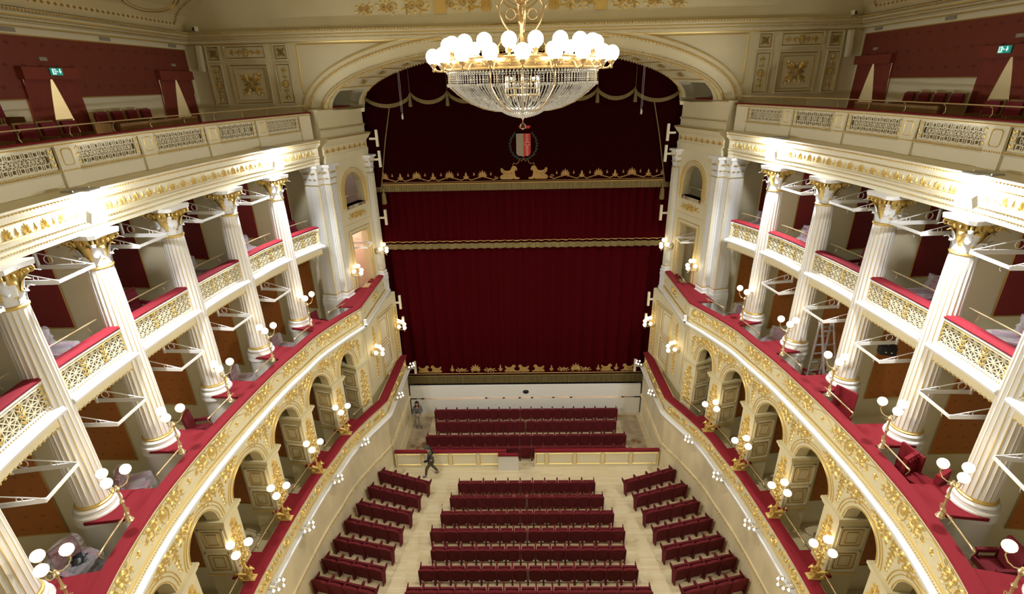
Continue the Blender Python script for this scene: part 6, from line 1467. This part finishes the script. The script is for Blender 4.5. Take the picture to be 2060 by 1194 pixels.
# ------------------------------------------------------------------ gallery
def gallery(sg):
    nm = SIDE[sg]; F = lambda u, v, h: (sg*(13-h), u, v)
    dd = [(14.3, 15.9), (19.75, 21.5)] if sg < 0 else [(14.2, 15.9), (19.85, 21.7)]
    for i, (a, b) in enumerate(dd):
        t = empty('doorway_curtain', (sg*13, (a+b)/2, 15.6), 0, 'pair of rust-red drapes parted over the %s gallery doorway, %s one' % (nm, 'nearer' if i == 0 else 'farther'), 'curtain')
        L = lambda p: (p[0]-sg*13, p[1]-(a+b)/2, p[2]-15.6); e = .12
        mb = MB(); A_ = [F(a-e, 17.82, 0), F(b+e, 17.82, 0), F(b+e, 17.82, .2), F(a-e, 17.82, .2), F(a-e, 18.12, 0), F(b+e, 18.12, 0), F(b+e, 18.12, .2), F(a-e, 18.12, .2)]; mb.hexa([L(p) for p in A_]); mb.build('pelmet', 'drape', t)
        c = (a+b)/2
        for d in (-1, 1):
            mb = MB(); n, mz = 24, 8; o = 0
            for j in range(mz+1):
                k = j/mz; z = 15.6+2.25*k; inner = c+d*.02+d*(1-k)**.9*(b-a)*.36; outer = (b+e*.5 if d > 0 else a-e*.5)+d*(1-k)*.12
                for i2 in range(n+1): u = inner+(outer-inner)*i2/n; mb.v.append(L(F(u, z, .09+.035*sin(i2*1.55)*(.6+.6*(1-k)))))
            for j in range(mz):
                for i2 in range(n): q = j*(n+1)+i2; mb.f.append((q, q+1, q+n+2, q+n+1)); mb.mi.append(0)
            mb.build('drape', 'drape', t, True)
        mb = MB(); mb.box((0, 0, 0), (.05, .24, .09)); o = mb.build('emergency_lamp', 'vent'); o.location = (sg*12.96, c+(.15 if i else .0), 18.33); tag(o, 'small pale emergency lamp over the %s %s gallery doorway' % ('nearer' if i == 0 else 'farther', nm), 'emergency lamp')
    # exit sign : running figure, arrow and door on green
    s = empty('exit_sign', (sg*12.74, 15.15, 17.92), 0, 'green emergency exit sign with running figure above the nearer %s gallery doorway' % nm, 'sign'); fx = -sg
    mb = MB(); mb.box((0, 0, .09), (.04, .36, .18)); mb.build('panel', 'sign', s)
    mb = MB(); q = lambda u, v: (fx*.024, u*(-1), v)
    def pl_(pts): n = len(pts); mb.add([q(*p) for p in pts]+[(fx*.028, -p[0], p[1]) for p in pts], [tuple(range(n)), tuple(range(n, 2*n))])
    k = -1 if sg > 0 else 1
    pl_([(k*.04, .02), (k*.15, .02), (k*.15, .16), (k*.04, .16)]); pl_([(k*-.14, .10), (k*-.06, .10), (k*-.10, .04)]); pl_([(k*-.115, .1), (k*-.085, .1), (k*-.085, .16), (k*-.115, .16)]); pl_([(k*-.03, .09), (k*.02, .12), (k*.025, .1), (k*-.02, .07)])
    mb.build('pictogram', 'signw', s)
    mb = MB(); 
    for a_, b_ in (((.095, .13), (.09, .09)), ((.09, .09), (.07, .04)), ((.09, .09), (.12, .05)), ((.095, .12), (.06, .11)), ((.095, .12), (.13, .1))): mb.tube([(fx*.03, -k*a_[0], a_[1]), (fx*.03, -k*b_[0], b_[1])], .008, 5)
    mb.ball((fx*.03, -k*.1, .145), .012, 6, 4); mb.build('running_figure', 'sign', s)
    for i, y in enumerate((14.37, 17.68, 21.05)):
        mb = MB(); mb.box((0, 0, 0), (.03, .42, .10))
        for j in range(5): mb.box((-sg*.018, 0, -.04+.02*j), (.01, .4, .008))
        o = mb.build('air_vent', 'vent'); o.location = (sg*12.98, y, 18.99); tag(o, 'flat grey air vent high on the %s gallery wall, %s from the stage' % (nm, ['third', 'second', 'first'][i]), 'vent')
    mb = MB(); mb.box((0, 0, .45), (.16, .18, .92)); mb.box((-sg*.0, -.1, .45), (.12, .02, .84)); o = mb.build('column_loudspeaker', 'ivory'); o.location = (sg*12.5, 21.8, 18.12); o.rotation_euler = (0, R(-4*sg), 0); tag(o, 'slim white column loudspeaker in the %s upper corner' % nm, 'loudspeaker')
    s = empty('corner_loudspeaker', (sg*12.35, 21.7, 19.5), R(30*sg), 'tiny square white loudspeaker on the cornice at the %s corner' % nm, 'loudspeaker'); mb = MB(); mb.box((0, 0, .08), (.18, .14, .16)); mb.build('cabinet', 'ivory', s); mb = MB(); mb.box((0, -.075, .08), (.12, .01, .11)); mb.build('grille', 'black', s)
    # benches: seats in wooden cases, rising towards the wall
    t = tag(empty('gallery_riser'), 'stepped wooden floor for the %s gallery seats' % nm, 'platform'); mb = MB()
    for k, (h0, h1, z) in enumerate(((2.3, 0, 15.87), (1.15, 0, 15.95))):
        x0, x1 = sg*(13-h0), sg*12.98; y1 = 19.4 if k == 0 else 19.2; mb.hexa([(x0, 3, 15.55), (x1, 3, 15.55), (x1, y1, 15.55), (x0, y1, 15.55), (x0, 3, z), (x1, 3, z), (x1, y1, z), (x0, y1, z)])
    mb.build('steps', 'wood', t)
    return
gallery(-1); gallery(1)
def make_gseat():
    c = empty('gallery_chair'); m = MB(); m.box((0, -.2, .5), (.50, .04, 1.0), tilt=.1); m.build('wooden_back', 'wood', c)
    m = MB(); m.box((0, -.15, .70), (.42, .07, .52), tilt=.1); m.build('backrest', 'chairred', c); m = MB(); m.box((0, .08, .44), (.44, .42, .12)); m.build('seat_cushion', 'chairred', c)
    for d in (-1, 1): m = MB(); m.box((d*.26, .02, .42), (.035, .5, .5)); m.build('wooden_side', 'wood', c)
    return c
gs0 = make_gseat(); first = True
for sg in (-1, 1):
    for grp, (xw, z, ys) in {'front': (1.8, 15.87, [11.55, 12.15, 12.75, 13.35]), 'rear': (.7, 15.95, [15.9, 16.55, 17.2, 17.85]), 'rear by the door': (.75, 16.3, [10.8, 11.4, 12.0, 12.6])}.items():
        for i, y in enumerate(ys):
            o = put(gs0, first, (sg*(13-xw), y, z), R(90) if sg < 0 else R(-90), 'dark red gallery seat in wood, %s %s, %s from the stage' % (SIDE[sg], {'front': 'front row', 'rear': 'row between the doorways', 'rear by the door': 'raised near row'}[grp], ORD[3-i]), 'gallery seats'); o.rotation_euler[2] += pi if False else 0
            o.rotation_euler[2] = R(-90) if sg < 0 else R(90); o['category'] = 'seat'; first = False
    m = MB(); m.box((0, 0, .57), (.06, 3.5, 1.14)); o = m.build('wooden_bench_back', 'wood'); o.location = (sg*10.62, 15.8, 15.55); tag(o, 'plain wooden bench back behind the %s balustrade near the proscenium' % SIDE[sg], 'bench')
